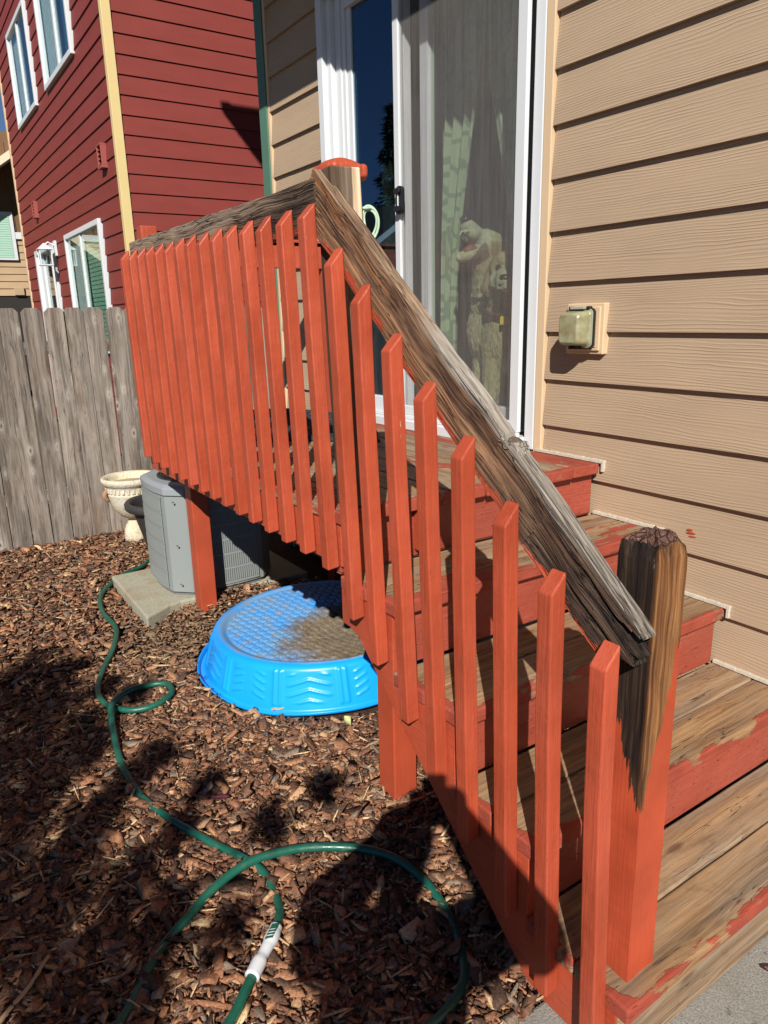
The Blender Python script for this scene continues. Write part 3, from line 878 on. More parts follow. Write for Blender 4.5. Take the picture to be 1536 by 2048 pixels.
# support posts (painted)
def post(x, y, z0, z1, mat, name='post', s=.089):
    plank(name, z1-z0, s, s, mat, deck, axes((x, y, z0), (0,0,1), (1,0,0), (0,1,0)), .004, None, .001)
M = Mat('post_paint_worn_foot', .45, spec=.3)
v = M.shifted(); x, y, z = M.sep(M.coord())
n = M.noise(M.scale(v, 5, 30, 30), 1.6, 4)
foot = M.rng(M.math('ADD', x, M.math('MULTIPLY', n, .05)), .07, .045)
pc = M.mix(M.rng(M.noise(v, 5, 4), .35, .65), tuple(c*.85 for c in RED), tuple(min(1, c*1.05) for c in RED))
M.set('Base Color', M.mix(M.math('MULTIPLY', foot, .85), pc, (.34, .19, .12))); M.bump(M.noise(M.scale(v, 2, 50, 50), 2, 4), .0015, .7)
m_post = M.m
post(-3.56, 1.14, -.03, DT-TH-.136, m_post); post(-1.74, 1.115, -.03, .72, m_post)
post(-3.56, 1.95, -.03, DT-TH-.136, m_post); post(-1.80, 1.95, -.03, .72, m_post)

# railing -----------------------------------------------------------
# top newel at the head of the stairs: bare, split, with a thick cap of old paint
M = Mat('split_grey_post_wood', .8, spec=.2)
v = M.coord()
cw, fw, _ = wood_nodes(M, v, (.20, .155, .115), (.09, .058, .038), (.02, .012, .009), .7, .02, .05)
cream, fc, _ = wood_nodes(M, M.vmath('ADD', v, (2, 3, 1)), (.66, .54, .38), (.54, .41, .27), (.28, .15, .09), .8, .02)
x, y, z = M.sep(v)
strip = M.rng(M.math('ADD', z, M.math('MULTIPLY', M.noise(M.scale(v, 3, 20, 20), 1.5, 3), .02)), .070, .074)
M.set('Base Color', M.mix(strip, cw, cream)); M.bump(fw, .005, .9)
m_split = M.m
def lean_post(name, x0, y0, z0, z1, mat, s=.089, lean=(-.03, 0), wob=.0015):
    X = Vector((lean[0], lean[1], z1-z0)); L = X.length; X.normalize()
    Y = Vector((0, 1, 0)); Zv = X.cross(Y).normalized(); Y = Zv.cross(X)
    # local Y along -y.. use y then z=+x
    return plank(name, L, s, s, mat, deck, axes((x0, y0, z0), X, (1, 0, 0), (0, 1, 0)), .005, None, wob)
lean_post('newel_post', -1.805, 1.033, .985, 1.895, m_split, lean=(-.035, 0))
post(-1.803, 1.034, .60, .983, m_paint, 'newel_foot')
# bottom newel: painted, with the paint gone from the top
NZ0, NZ1 = .004, 1.118
m_newel = newel_mat('newel_bare_and_painted', 0, .575, NZ1-NZ0, .05)
def newel_mesh():
    # local X up, local Y: distance from the front corner along -x (>=0 on the outer face), local Z along +y
    s = .086; nz = 46; vs = []; fs = []
    per = 10
    ring0 = []
    for k in range(per): ring0.append((0 + s*k/per, 0))
    for k in range(per): ring0.append((s, s*k/per))
    for k in range(per): ring0.append((s - s*k/per, s))
    for k in range(per): ring0.append((0, s - s*k/per))
    n = len(ring0)
    for j in range(nz+1):
        t = j/nz; X = (NZ1-NZ0)*t
        sh = 0.0
        if t > .985: sh = .003
        for (a, b) in ring0:
            ca, cb = a-s/2, b-s/2
            k = 1 - sh/(s/2)
            wv = .0012*math.sin(X*23+a*60) + .001*math.sin(X*51+b*80)
            topdrop = 0
            if t > .9: topdrop = -.006*max(0, (abs(ca)+abs(cb))/s - .6) * (t-.9)*10 - .006*math.sin(a*140+b*90)*(t-.9)*10
            vs.append((X+topdrop, s/2+ca*k+wv, s/2+cb*k+wv))
    for j in range(nz):
        for k in range(n):
            l = (k+1) % n; fs.append((j*n+k, j*n+l, (j+1)*n+l, (j+1)*n+k))
    # crumbled top: dome of uneven end grain
    b0 = nz*n; c = [vs[b0+k] for k in range(n)]; prev = list(range(b0, b0+n))
    for rr, up in ((.86, .007), (.62, .013), (.36, .016), (.12, .017)):
        idx = []
        for k in range(n):
            p = c[k]; ya = s/2+(p[1]-s/2)*rr; za = s/2+(p[2]-s/2)*rr
            vs.append((p[0]+up+.005*math.sin(ya*210+3*rr)*math.cos(za*170), ya, za)); idx.append(len(vs)-1)
        for k in range(n):
            l = (k+1) % n; fs.append((prev[k], prev[l], idx[l], idx[k]))
        prev = idx
    fs.append(tuple(prev)); fs.append(tuple(reversed(range(n))))
    mb = MB(); mb.add(vs, fs); return mb
m_endgrain = Mat('crumbled_end_grain', .9, spec=.15)
v = m_endgrain.coord(); a = m_endgrain.noise(v, 90, 5, .7); k = m_endgrain.vor(v, 70, 'DISTANCE_TO_EDGE')
m_endgrain.set('Base Color', m_endgrain.mix(m_endgrain.math('MULTIPLY', m_endgrain.rng(k, .0, .05, 1, 0), m_endgrain.rng(a, .45, .8)), m_endgrain.ramp(a, [(.3, (.05, .025, .02)), (.6, (.16, .085, .065)), (.85, (.34, .26, .2))]), (.01, .007, .006)))
m_endgrain.bump(m_endgrain.math('ADD', a, m_endgrain.rng(k, 0, .08, 0, .7)), .008, 1)
mb = newel_mesh()
me = mb.mesh('newel_post', [m_newel, m_endgrain.m])
no = bpy.data.objects.new('newel_post', me)
Xn = Vector((-.040, 0, NZ1-NZ0)).normalized()
no.matrix_basis = axes((-.700, 1.033, NZ0), Xn, (-1, 0, 0), (0, 1, 0)); link(no, deck); fixn(no)
for p in me.polygons:
    if all(me.vertices[i].co.x > NZ1-NZ0-.004 for i in p.vertices): p.material_index = 1
tag(no, 'lower newel post stripped to brown cracked wood at the top')

# handrails: 2x4 on edge. local X along, local Y up across the face, local Z outwards (-y)
def rail(name, P, L, w, d, up, mat=m_rail, wob=.003, t=.038):
    d = Vector(d).normalized(); up = Vector(up).normalized(); out = Vector((0, -1, 0))
    o = plank(name, L, w, t, mat, deck, axes(P, d, up, d.cross(up)), .004, None, wob, 2, max(8, int(L/.03)))
    return o
sl_d = Vector((1, 0, -.830)).normalized(); sl_u = Vector((.830, 0, 1)).normalized()
RW = .125
base = Vector((-1.792, 1.030, 1.52+.374)) - sl_u*RW
LR = 1.425
def strip_mesh(x0, x1f, y0f, y1f, n, t0=0.0, t1=.038, rag=0.0):
    """part of the rail board in the rail's own coordinates; y0f(x), y1f(x) its edges, x1f(y) its ragged end"""
    vs = []; fs = []; ny = 7
    for i in range(n+1):
        for j in range(ny+1):
            u = i/n; w_ = j/ny
            xe = x1f(w_); x = x0 + (xe-x0)*u
            y = y0f(x) + (y1f(x)-y0f(x))*w_
            fz = t1 - .0022*abs(math.sin(y*150+x*3)) - .0015*math.sin(x*31+y*60)
            vs.append((x, y, fz)); 
    N = len(vs)
    for i in range(n+1):
        for j in range(ny+1):
            vs.append((vs[i*(ny+1)+j][0], vs[i*(ny+1)+j][1], t0))
    id_ = lambda i, j, b=0: b*N + i*(ny+1)+j
    for i in range(n):
        for j in range(ny):
            fs.append((id_(i,j), id_(i+1,j), id_(i+1,j+1), id_(i,j+1))); fs.append((id_(i,j,1), id_(i,j+1,1), id_(i+1,j+1,1), id_(i+1,j,1)))
        fs.append((id_(i,0), id_(i,0,1), id_(i+1,0,1), id_(i+1,0))); fs.append((id_(i,ny), id_(i+1,ny), id_(i+1,ny,1), id_(i,ny,1)))
    for j in range(ny):
        fs.append((id_(0,j), id_(0,j+1), id_(0,j+1,1), id_(0,j,1))); fs.append((id_(n,j), id_(n,j,1), id_(n,j+1,1), id_(n,j+1)))
    mb = MB(); mb.add(vs, fs); return mb
RM = axes(base, sl_d, sl_u, sl_d.cross(sl_u))
def rail_piece(name, mb, parent=deck):
    me = mb.mesh(name, m_rail); o = bpy.data.objects.new(name, me); o.matrix_basis = RM; link(o, parent); fixn(o)
    return o
ev = lambda x: .0022*math.sin(x*9)+.0014*math.sin(x*23+1)
knot = lambda x: .013*math.exp(-((x-.990)/.013)**2) - .011*math.exp(-((x-.966)/.009)**2)
XS = 1.14                                                     # from here the board has split into three
rl = rail_piece('handrail', strip_mesh(0, lambda w_: XS+.0005, lambda x: ev(x+2), lambda x: RW+ev(x)+knot(x), 90))
tag(rl, 'sloping handrail with silvered top and splitting brown face')
op = lambda x: max(0, (x-XS)/(LR-XS))
rail_piece('splinter', strip_mesh(XS, lambda w_: LR+.004-.05*(1-w_)**2-.006*math.sin(w_*19), lambda x: .092+.006*op(x)+.002*math.sin(x*60), lambda x: RW+ev(x)-.010*op(x)**2, 30))
rail_piece('splinter', strip_mesh(XS, lambda w_: LR+.020-.012*math.sin(w_*9+1), lambda x: .046+.003*op(x), lambda x: .0915-.007*op(x)+.0015*math.sin(x*55), 30, .002, .039))
rail_piece('splinter', strip_mesh(XS, lambda w_: LR-.010+.010*math.sin(w_*11), lambda x: ev(x+2)+.004*op(x), lambda x: .0455-.009*op(x)+.002*math.sin(x*47), 30, 0, .036))
kb = MB(); kb.lathe([(.006, -.004), (.017, -.002), (.021, .003), (.014, .006), (.006, .002)], (0, 0), 16)
kp = base + sl_d*.978 + sl_u*(RW+.001) + Vector((0, -.020, 0))
kb.v = [tuple(kp + sl_d*a*.62 + Vector((0, -1, 0))*b*.85 + sl_u*c) for a, b, c in kb.v]
kn_ = kb.build('rail_knot', simple('dark_knot', (.10, .075, .058), .9, .1, 90, .5, .004, 120), deck, smooth=True); fixn(kn_)
lv = plank('handrail', 1.775, .13, .038, m_rail_level, deck, axes((-3.56, 1.030, 1.741), (1,0,0), (0,0,1), (0,-1,0)), .004, None, .003, 2, 60)
tag(lv, 'level handrail, dark brown weathered board')
# end rails at the left of the landing, painted
plank('end_rail', 1.02, .130, .038, m_paint, deck, axes((-3.56, 2.07, 1.770), (0,-1,0), (0,0,1), (1,0,0)), .003)
plank('end_rail', 1.02, .034, .089, m_paint, deck, axes((-3.60, 2.07, 1.918), (0,-1,0), (1,0,0), (0,0,1)) @ Matrix.Translation((0, 0, 0)), .003) if False else None
plank('end_rail', .95, .034, .038, m_paint, deck, axes((-3.56, 2.07, 1.876), (0,-1,0), (0,0,1), (1,0,0)), .003)
lean_post('newel_post', -3.555, 1.045, .80, 1.940, m_paint, .074, lean=(-.02, 0))
lean_post('newel_post', -3.575, 1.985, .80, 1.80, m_paint, lean=(0, 0))

# balusters: 2x2 with sloped tops
TOPX = [-3.551,-3.423,-3.297,-3.172,-3.047,-2.922,-2.797,-2.672,-2.548,-2.423,-2.298,-2.172,-2.046,-1.911,-1.779,
        -1.645,-1.522,-1.392,-1.266,-1.134,-1.000,-.870,-.738]
TOPZ = [.319,.314,.310,.308,.305,.303,.302,.303,.299,.298,.294,.294,.293,.292,.292,.170,.077,-.038,-.141,-.247,-.364,-.473,-.572]
BOTZ = [-.64,-.65,-.655,-.66,-.665,-.668,-.672,-.676,-.680,-.685,-.688,-.692,-.695,-.698,-.710,-.822,-.912,-1.02,-1.12,-1.225,-1.335,-1.44,-1.516]
S = .038
for k, (x, zt, zb) in enumerate(zip(TOPX, TOPZ, BOTZ)):
    zt += 1.52; zb += 1.52
    if k == 22: zb = .006
    yb = .989
    ln = zt-zb
    lean = (.045 + .004*math.sin(k*2.3))*ln/.95 if k < 19 else .03*ln/.95
    bev = .042 + .003*math.sin(k*1.7)
    lf = random.uniform(-.005, .005)
    vs = []
    for (z_, xs, cutf) in ((0, lean, 0), (ln*.33, lean*.67+lf*.4, 0), (ln*.66, lean*.34+lf, 0), (ln, 0, 1)):
        zf = z_ - (bev if cutf else 0)
        if z_ == 0: fz, bz = .0, .004
        else: fz = bz = 0
        # order: front-left, front-right, back-right, back-left (front is -y)
        vs += [(zf+fz, xs-S, -S), (zf+fz, xs, -S), (z_+bz, xs, 0), (z_+bz, xs-S, 0)]
    # local X up: (X, Y->world x, Z->world y)
    fs = [(0, 1, 2, 3), (15, 14, 13, 12)]
    for j in range(3):
        for q in range(4):
            l = (q+1) % 4; fs.append((j*4+q, (j+1)*4+q, (j+1)*4+l, j*4+l))
    mb = MB(); mb.add(vs, fs)
    me = mb.mesh('baluster', m_paint)
    o = bpy.data.objects.new('baluster', me)
    # world = origin + X*z + Y*x + Z*y
    o.matrix_basis = axes((x, yb, zb), (0, 0, 1), (1, 0, 0), (0, 1, 0)); link(o, deck); fixn(o)
    bv = o.modifiers.new('bevel', 'BEVEL'); bv.width = .0035; bv.segments = 2; bv.limit_method = 'ANGLE'; bv.angle_limit = Rd(25)

# thick crust of old paint drooping over the top of the upper newel
cx_, cy_, cz_ = -1.797, 1.077, 1.892
bl = [('e', (cx_, cy_, cz_+.008), (.062, .060, .026)), ('e', (cx_+.012, cy_-.005, cz_+.016), (.040, .040, .018)), ('e', (cx_-.03, cy_, cz_+.010), (.030, .045, .020))]
for k in range(26):
    a = 2*math.pi*k/26; q = max(abs(math.cos(a)), abs(math.sin(a)))
    dx, dy = .050*math.cos(a)/q, .049*math.sin(a)/q
    drop = .010+.008*math.sin(a*3+.5)+.005*math.sin(a*7) + (.024 if math.cos(a) < -.55 else 0) + (.012 if (math.sin(a) < -.6 and math.cos(a) < .1) else 0)
    bl.append(('c', (cx_+dx, cy_+dy, cz_+.006), (cx_+dx, cy_+dy, cz_-drop), 0.013, .0115+.003*math.sin(k*2.2)))
body('paint_crust', bl, m_paint, deck, .004, 3)
# white caulk where stairs meet the siding
for i in range(0, 4):
    z = TOPS[i]+.004; xn = NOSE[i]+.004
    xb = (NOSE[i-1]-.02) if i > 0 else -2.03
    w = MB()
    for k in range(24):
        xa = xb+(xn+.010-xb)*k/24; xc = xb+(xn+.010-xb)*(k+1)/24
        w.box(xa, xc+.001, 2.0835+.0004*math.sin(k*1.7), 2.110, z-.004, z+.006+.0008*math.sin(k*1.3+i)+.0005*math.sin(k*2.9))
    for k in range(4):
        w.box(xn+.003, xn+.011+.001*math.sin(k*2+i), 2.0832, 2.110, z-.034+.010*k, z-.024+.010*k+.0005)
    w.build('caulk_line', m_caulk, deck)
pts = [(NOSE[3]-.03+.02*k, 2.093, TOPS[4]+.008+.0015*math.sin(k*1.3)) for k in range(0, 18)]
w = MB(); w.tube(pts, .005, 8); w.build('caulk_line', m_caulk, deck, smooth=True)

# ------------------------------------------------------------------ things on and round the deck
M = Mat('black_shag', .95, (.02, .02, .022), .1)
a = M.noise(M.coord(), 90, 4, .7); M.set('Base Color', M.ramp(a, [(.35, (.010, .010, .012)), (.7, (.09, .09, .095))])); M.bump(a, .02, 1)
w = MB()
def matf(u, v):
    A_ = Vector((-3.12, 1.22)); U_ = Vector((.52, .50)); V_ = Vector((-.62, .36))
    p = A_ + U_*u + V_*v
    ed = min(u, 1-u, v, 1-v)
    roll = .050*math.exp(-((v-.86)/.10)**2)*(.7+.3*math.sin(u*5)) + .02*math.exp(-((v-.35)/.08)**2)*(.5+.5*math.sin(u*7+1))
    return (p.x+.008*math.sin(v*31), p.y+.008*math.sin(u*37), DT+.004+min(.018, ed*.4)+roll+.003*math.sin(u*60)*math.sin(v*40))
w.grid(matf, 60, 30)
mt = w.build('doormat', M.m, smooth=True)
sd = mt.modifiers.new('t', 'SOLIDIFY'); sd.thickness = .003; sd.offset = 1
tag(mt, 'black shaggy doormat curling at its back edge on the deck landing', 'doormat')

m_paleg = simple('pale_green_cord', (.40, .55, .42), .4)
w = MB()
for dr_, ph in ((.030, 0), (.026, .6), (.034, 1.1)):
    pts = []
    for k in range(36):
        a = 2*math.pi*k/36
        pts.append((-1.762+.006*math.sin(a*2+ph), 1.137+dr_*.75*math.cos(a)+.010, 1.765+dr_*1.35*math.sin(a)))
    w.tube(pts, .0035, 6, closed=True)
w.box(-1.766, -1.758, 1.118, 1.150, 1.800, 1.806)
hk = w.build('cord_coil', m_paleg, smooth=True); tag(hk, 'small pale green cord coil hooked behind the upper stair post', 'cord')

# ------------------------------------------------------------------ paddling pool, upside down
def pool():
    root = empty('paddling_pool', (POOLC[0], POOLC[1], 0), 'blue plastic paddling pool lying upside down, muddy on top', 'pool')
    M = Mat('blue_pool_plastic', .38, spec=.4)
    v = M.coord(); x, y, z = M.sep(v)
    blue = M.mix(M.rng(M.noise(v, 4, 3), .35, .65), (.005, .265, .76), (.008, .31, .84))
    d = M.math('SQRT', M.math('ADD', M.math('POWER', M.math('SUBTRACT', x, .24), 2.0), M.math('POWER', M.math('MULTIPLY', M.math('SUBTRACT', y, .06), .85), 2.0)))
    nn = M.noise(v, 7, 5, .65)
    mud = M.rng(M.math('ADD', d, M.math('MULTIPLY', M.math('SUBTRACT', nn, .5), .34)), .36, .25)
    film = M.rng(M.noise(v, 5, 5, .7), .32, .60, .15, .75)
    rad = M.math('SQRT', M.math('ADD', M.math('POWER', x, 2.0), M.math('POWER', y, 2.0)))
    topm = M.math('MULTIPLY', M.rng(rad, .468, .452), M.rng(z, .08, .10))
    cell = M.N('TexNoise', Vector=v, Scale=26.0, Detail=3.0).outputs[0]
    rust = M.math('MULTIPLY', M.rng(cell, .55, .66, 0, .65), topm)
    col = M.mix(M.math('MULTIPLY', film, topm), blue, (.17, .255, .33))
    col = M.mix(rust, col, (.26, .22, .19))
    fine = M.noise(v, 160, 4, .7)
    mudc = M.ramp(M.noise(v, 14, 5, .7), [(.3, (.12, .09, .06)), (.55, (.24, .185, .12)), (.8, (.36, .29, .20))])
    mk = M.math('MULTIPLY', M.math('MULTIPLY', mud, topm), M.rng(fine, .25, .45, .55, 1))
    col = M.mix(mk, col, mudc)
    low = M.rng(M.math('ADD', z, M.math('MULTIPLY', nn, .03)), .035, .015)
    col = M.mix(M.math('MULTIPLY', low, M.rng(nn, .4, .6, 0, .55)), col, (.24, .24, .24))
    M.set('Base Color', col); M.set('Roughness', M.math('ADD', M.math('MULTIPLY', mk, .5), M.math('ADD', M.math('MULTIPLY', M.math('MULTIPLY', film, topm), .3), .33)))
    M.bump(M.math('MULTIPLY', M.math('ADD', fine, M.noise(v, 30, 4)), mk), .012, .9)
    nu = 480; H = .192
    NP = 12
    def ss(a, b, t):
        t = max(0, min(1, (t-a)/(b-a))); return t*t*(3-2*t)
    vs = []; rows = []
    nv = 40
    for j in range(nv+1):
        t = j/nv; row = []
        z = .022 + (H-.022)*t
        r0 = .535 - .050*t
        # rounded shoulder at top
        if t > .86:
            q = (t-.86)/.14; r0 -= .030*(1-math.sqrt(max(0, 1-q*q)))
        for i in range(nu):
            a = 2*math.pi*i/nu
            u = (a/(2*math.pi)*NP) % 1.0; k = int(a/(2*math.pi)*NP)
            off = 0
            body = ss(.06, .14, t)*(1-ss(.86, .95, t))
            for c in (.04, .13):                                     # double ribs between panels
                off += .009*body*math.exp(-((u-c)/.022)**2)
            w_ = (u-.17)/.80
            if 0 < w_ < 1:
                tt = (t-.12)/.74
                if 0 < tt < 1:
                    if k % 2 == 0:
                        q = (tt*3.2 - abs(w_-.5)*-1.6) % 1.0          # chevrons pointing up
                        edge = ss(.06, .14, w_)*(1-ss(.86, .94, w_))*ss(.02, .1, tt)*(1-ss(.9, .98, tt))
                        off += .0075*edge*math.exp(-((q-.5)/.11)**2)
                    else:
                        q = (tt*4.2 + abs(w_-.5)*2.6) % 1.0
                        edge = (ss(.10, .16, w_)*(1-ss(.34, .40, w_)) + ss(.60, .66, w_)*(1-ss(.84, .90, w_)))*ss(.02, .1, tt)*(1-ss(.9, .98, tt))
                        off += .0075*edge*math.exp(-((q-.5)/.13)**2)
            r = r0 + off
            vs.append((r*math.cos(a), r*math.sin(a), z)); row.append(len(vs)-1)
        rows.append(row)
    # skirt outwards: lip and curled edge
    lip = []
    for (r, z) in ((.548, .016), (.560, .016), (.569, .022), (.573, .032), (.570, .036), (.565, .032), (.560, .020)):
        row = []
        for i in range(nu):
            a = 2*math.pi*i/nu
            zz = z + .004*math.sin(a*3+1) + .003*math.sin(a*7)
            vs.append((r*math.cos(a), r*math.sin(a), zz)); row.append(len(vs)-1)
        lip.append(row)
    # top disc with pressed scale pattern and a sag where the mud sits
    tops = []; nr = 86
    rt = .535-.050-.030
    for j in range(1, nr+1):
        rr = rt*(1-j/nr)
        row = []
        for i in range(nu):
            a = 2*math.pi*i/nu
            x, y = rr*math.cos(a), rr*math.sin(a)
            z = H
            fr = rr/rt
            z -= .010*ss(.99, .93, fr)                                 # raised margin, recessed field
            d = math.hypot(x-.15, (y-.03)*.9)
            z -= .042*math.exp(-(d/.19)**2)
            if fr < .93:
                py = y/.036; iy = math.floor(py); ox = .5*(iy % 2)
                px = x/.052 + ox; ix = math.floor(px)
                dx, dy = (px-ix-.5), (py-iy-.5)
                q = (dx/.47)**4 + (dy/.44)**4
                z += .0075*max(0, 1-q)**.5 - (.003*max(0, 1-(dx*dx+dy*dy)/.05))
            vs.append((x, y, z)); row.append(len(vs)-1)
        tops.append(row)
    fs = []
    def bridge(a, b):
        for i in range(nu):
            l = (i+1) % nu; fs.append((a[i], a[l], b[l], b[i]))
    for a, b in zip(lip[::-1], lip[::-1][1:]): bridge(a, b)
    bridge(lip[0], rows[0])
    for a, b in zip(rows, rows[1:]): bridge(a, b)
    bridge(rows[-1], tops[0])
    for a, b in zip(tops, tops[1:]): bridge(a, b)
    me = bpy.data.meshes.new('pool_shell'); me.from_pydata(vs, [], fs); me.update()
    me.materials.append(M.m); me.polygons.foreach_set('use_smooth', [True]*len(me.polygons))
    o = bpy.data.objects.new('pool_shell', me); o.location = (POOLC[0], POOLC[1], 0.0); o.rotation_euler = (Rd(1.2), Rd(-1.0), Rd(8)); link(o, root)
pool()

# ------------------------------------------------------------------ air conditioner on its pad
w = MB(); w.prism([(-4.27,.875),(-3.51,.865),(-3.555,.94),(-3.60,1.01),(-3.625,1.08),(-3.61,1.85),(-4.27,1.85)], 2, -.05, .062)
po_ = w.build('concrete_pad', m_pad, bevel=.010); tag(po_, 'cracked pale concrete pad under the grey air conditioner', 'concrete pad')
m_ac = simple('grey_ac_paint', (.215, .235, .232), .42, .4, 3, .05)
m_ac2 = simple('grey_ac_lid', (.235, .255, .275), .4, .4, 3, .05)
m_ac3 = simple('ac_base_dark', (.13, .13, .125), .6)
ac = empty('air_conditioner', (-3.92, 1.37, .06), 'grey outdoor air conditioner condenser standing behind the deck post', 'air conditioner')
ax0, ax1, ay0, ay1 = -4.20, -3.642, 1.078, 1.66
def acring(e, bul=.022):
    c = .082
    pts = []
    X0, X1, Y0, Y1 = ax0-e, ax1+e, ay0-e, ay1+e
    def bulge(p, q, n=8, out=(0, -1)):
        r = []
        for k in range(n+1):
            t = k/n; s = bul*4*t*(1-t)
            r.append((p[0]+(q[0]-p[0])*t+out[0]*s, p[1]+(q[1]-p[1])*t+out[1]*s))
        return r
    pts += bulge((X0+c, Y0), (X1-c, Y0), out=(0, -1)); pts += bulge((X1, Y0+c), (X1, Y1-c), out=(1, 0))
    pts += bulge((X1-c, Y1), (X0+c, Y1), out=(0, 1)); pts += bulge((X0, Y1-c), (X0, Y0+c), out=(-1, 0))
    return pts
w = MB(); w.prism(acring(0), 2, .085, .635); cab = w.build('cabinet', m_ac, ac, bevel=.002)
w = MB(); w.prism(acring(-.012), 2, .060, .086); w.build('base_pan', m_ac3, ac)
r0 = [(p[0], p[1], .630) for p in acring(.008)]; r1 = [(p[0], p[1], .668) for p in acring(.008)]; r2 = [(p[0], p[1], .682) for p in acring(-.012)]; r3 = [(p[0], p[1], .684) for p in acring(-.02)]
ld = poly_loft([r0, r1, r2, r3]).build('lid', m_ac2, ac, bevel=.003); fixn(ld)
w = MB(); acx, acy = (ax0+ax1)/2, (ay0+ay1)/2
w.lathe([(.252, .684), (.252, .690), (.238, .690), (.238, .685)], (acx, acy), 40)
for r in np.linspace(.04, .228, 11):
    w.tube([(acx+r*math.cos(2*math.pi*k/40), acy+r*math.sin(2*math.pi*k/40), .692+.020*(1-(r/.24)**2)) for k in range(40)], .0028, 5, closed=True)
for k in range(6):
    a = math.pi*k/6
    w.tube([(acx+r*math.cos(a), acy+r*math.sin(a), .689+.020*(1-(r/.24)**2)) for r in np.linspace(-.238, .238, 13)], .003, 5)
w.lathe([(.236, .6845), (.236, .6865)], (acx, acy), 40)
fg = w.build('fan_guard', m_black, ac)
for z_ in (.14, .36, .60):
    w = MB(); w.tube([(ax1+.0005-.022, ay0+.058-.0005-.03, z_), (ax1+.004-.022, ay0+.055-.03-.003, z_)], .005, 8); w.build('screw', m_ac3, ac)
# louvred panels: upright slats between cross bars, on the faces the photo shows
def panel(p, q, out, name='louvre_panel'):
    p = Vector(p); q = Vector(q); L = (q-p).length; d = (q-p).normalized(); o_ = Vector(out)
    w = MB(); n = int(L/.0125)
    def pt(t): return p + d*(L*t) + o_*(.022*4*(.15+.7*t)*(1-(.15+.7*t)) + .0015)
    for k in range(n):
        t = (k+.5)/n; c = pt(t)
        Mx = axes(c, d, o_, Vector((0, 0, 1)))
        for j in range(6):
            z0 = .115+j*.084; w.box(-.0038, .0038, -.001, .0055, z0, z0+.068, M=axes(Vector((c.x, c.y, 0)), d, o_, Vector((0, 0, 1))))
    for j in range(7):
        z0 = .100+j*.084
        for k in range(10):
            a = pt(k/10); b = pt((k+1)/10); dd = (b-a).normalized()
            w.box(0, (b-a).length, -.001, .0045, z0, z0+.013, M=axes(Vector((a.x, a.y, 0)), dd, o_, Vector((0, 0, 1))))
    o = w.build(name, m_ac, ac); tag(o, kind='stuff')
panel((ax0+.115, ay0, 0), (ax1-.115, ay0, 0), (0, -1, 0))
panel((ax1, ay0+.115, 0), (ax1, ay1-.115, 0), (1, 0, 0))

# ------------------------------------------------------------------ planters by the fence
M = Mat('mossy_cast_stone', .9, spec=.15)
v = M.coord(); a = M.noise(v, 14, 5, .7); b = M.noise(v, 4, 3); k_ = M.noise(v, 70, 4)
col = M.mix(M.rng(a, .3, .7), (.42, .35, .22), (.62, .56, .42)); col = M.mix(M.rng(b, .5, .7, 0, .6), col, (.55, .54, .50))
col = M.mix(M.rng(k_, .58, .68, 0, .6), col, (.12, .09, .05)); M.set('Base Color', col); M.bump(M.math('ADD', a, k_), .006, .8)
m_stone = M.m
urn = empty('stone_urn', (-5.13, 1.265, 0), 'pale stone garden urn on a foot, by the grey fence', 'urn')
uc = (-5.13, 1.265)
w = MB(); w.lathe([(.085, -.01), (.085, .04), (.080, .085), (.062, .12), (.050, .145), (.045, .165), (.060, .18)], uc, 36); w.build('foot', m_stone, urn, smooth=True)
prof = [(.045, .165), (.09, .19), (.135, .245), (.160, .31), (.168, .35), (.172, .36), (.166, .366), (.168, .410), (.176, .418), (.190, .430), (.200, .448), (.200, .468), (.190, .474), (.172, .470), (.158, .452), (.150, .42)]
w = MB(); w.lathe(prof, uc, 48); w.build('bowl', m_stone, urn, smooth=True)
w = MB(); w.lathe([(.150, .412), (.152, .424)], uc, 30); w.build('soil', simple('dry_soil', (.36, .28, .18), .95, .1, 20, .3, .01), urn)
w = MB()
for k in range(32):                                              # relief leaves below the rim
    a = 2*math.pi*k/32
    M4 = Matrix.Translation((uc[0]+.169*math.cos(a), uc[1]+.169*math.sin(a), .388)) @ Matrix.Rotation(a, 4, 'Z')
    w.box(-.002, .006, -.010, .010, -.016, .016, M=M4)
w.build('relief_band', m_stone, urn, bevel=.003)
w = MB()
for k in range(10):
    a = 2*math.pi*k/10
    w.tube([(uc[0]+(.083-.02*t)*math.cos(a+.25*math.sin(math.pi*t)), uc[1]+(.083-.02*t)*math.sin(a+.25*math.sin(math.pi*t)), .045+.075*t) for t in np.linspace(0, 1, 6)], .004, 5)
w.build('foot_relief', m_stone, urn, smooth=True)
w = MB()                                                          # ring handle on the left
w.tube([(uc[0]+.02, uc[1]-.168-.024*math.sin(math.pi*t), .40-.085*t) for t in np.linspace(0, 1, 9)], [.010, .014, .016, .017, .017, .016, .014, .012, .008], 8)
w.build('handle', simple('terracotta_stain', (.30, .17, .10), .9), urn, smooth=True)

pot = empty('black_pot', (-4.60, 1.32, 0), 'black plastic plant pot between the urn and the air conditioner', 'plant pot')
pc_ = (-4.60, 1.325)
m_pot = simple('black_pot_plastic', (.032, .031, .030), .5, .4, 5, .2)
prof = [(.105, .0), (.125, .06), (.165, .22), (.190, .315), (.196, .338), (.232, .345), (.243, .356), (.245, .385), (.235, .398), (.215, .398), (.200, .385), (.19, .33), (.165, .22)]
w = MB(); w.lathe(prof, pc_, 48); w.build('pot_wall', m_pot, pot, smooth=True)

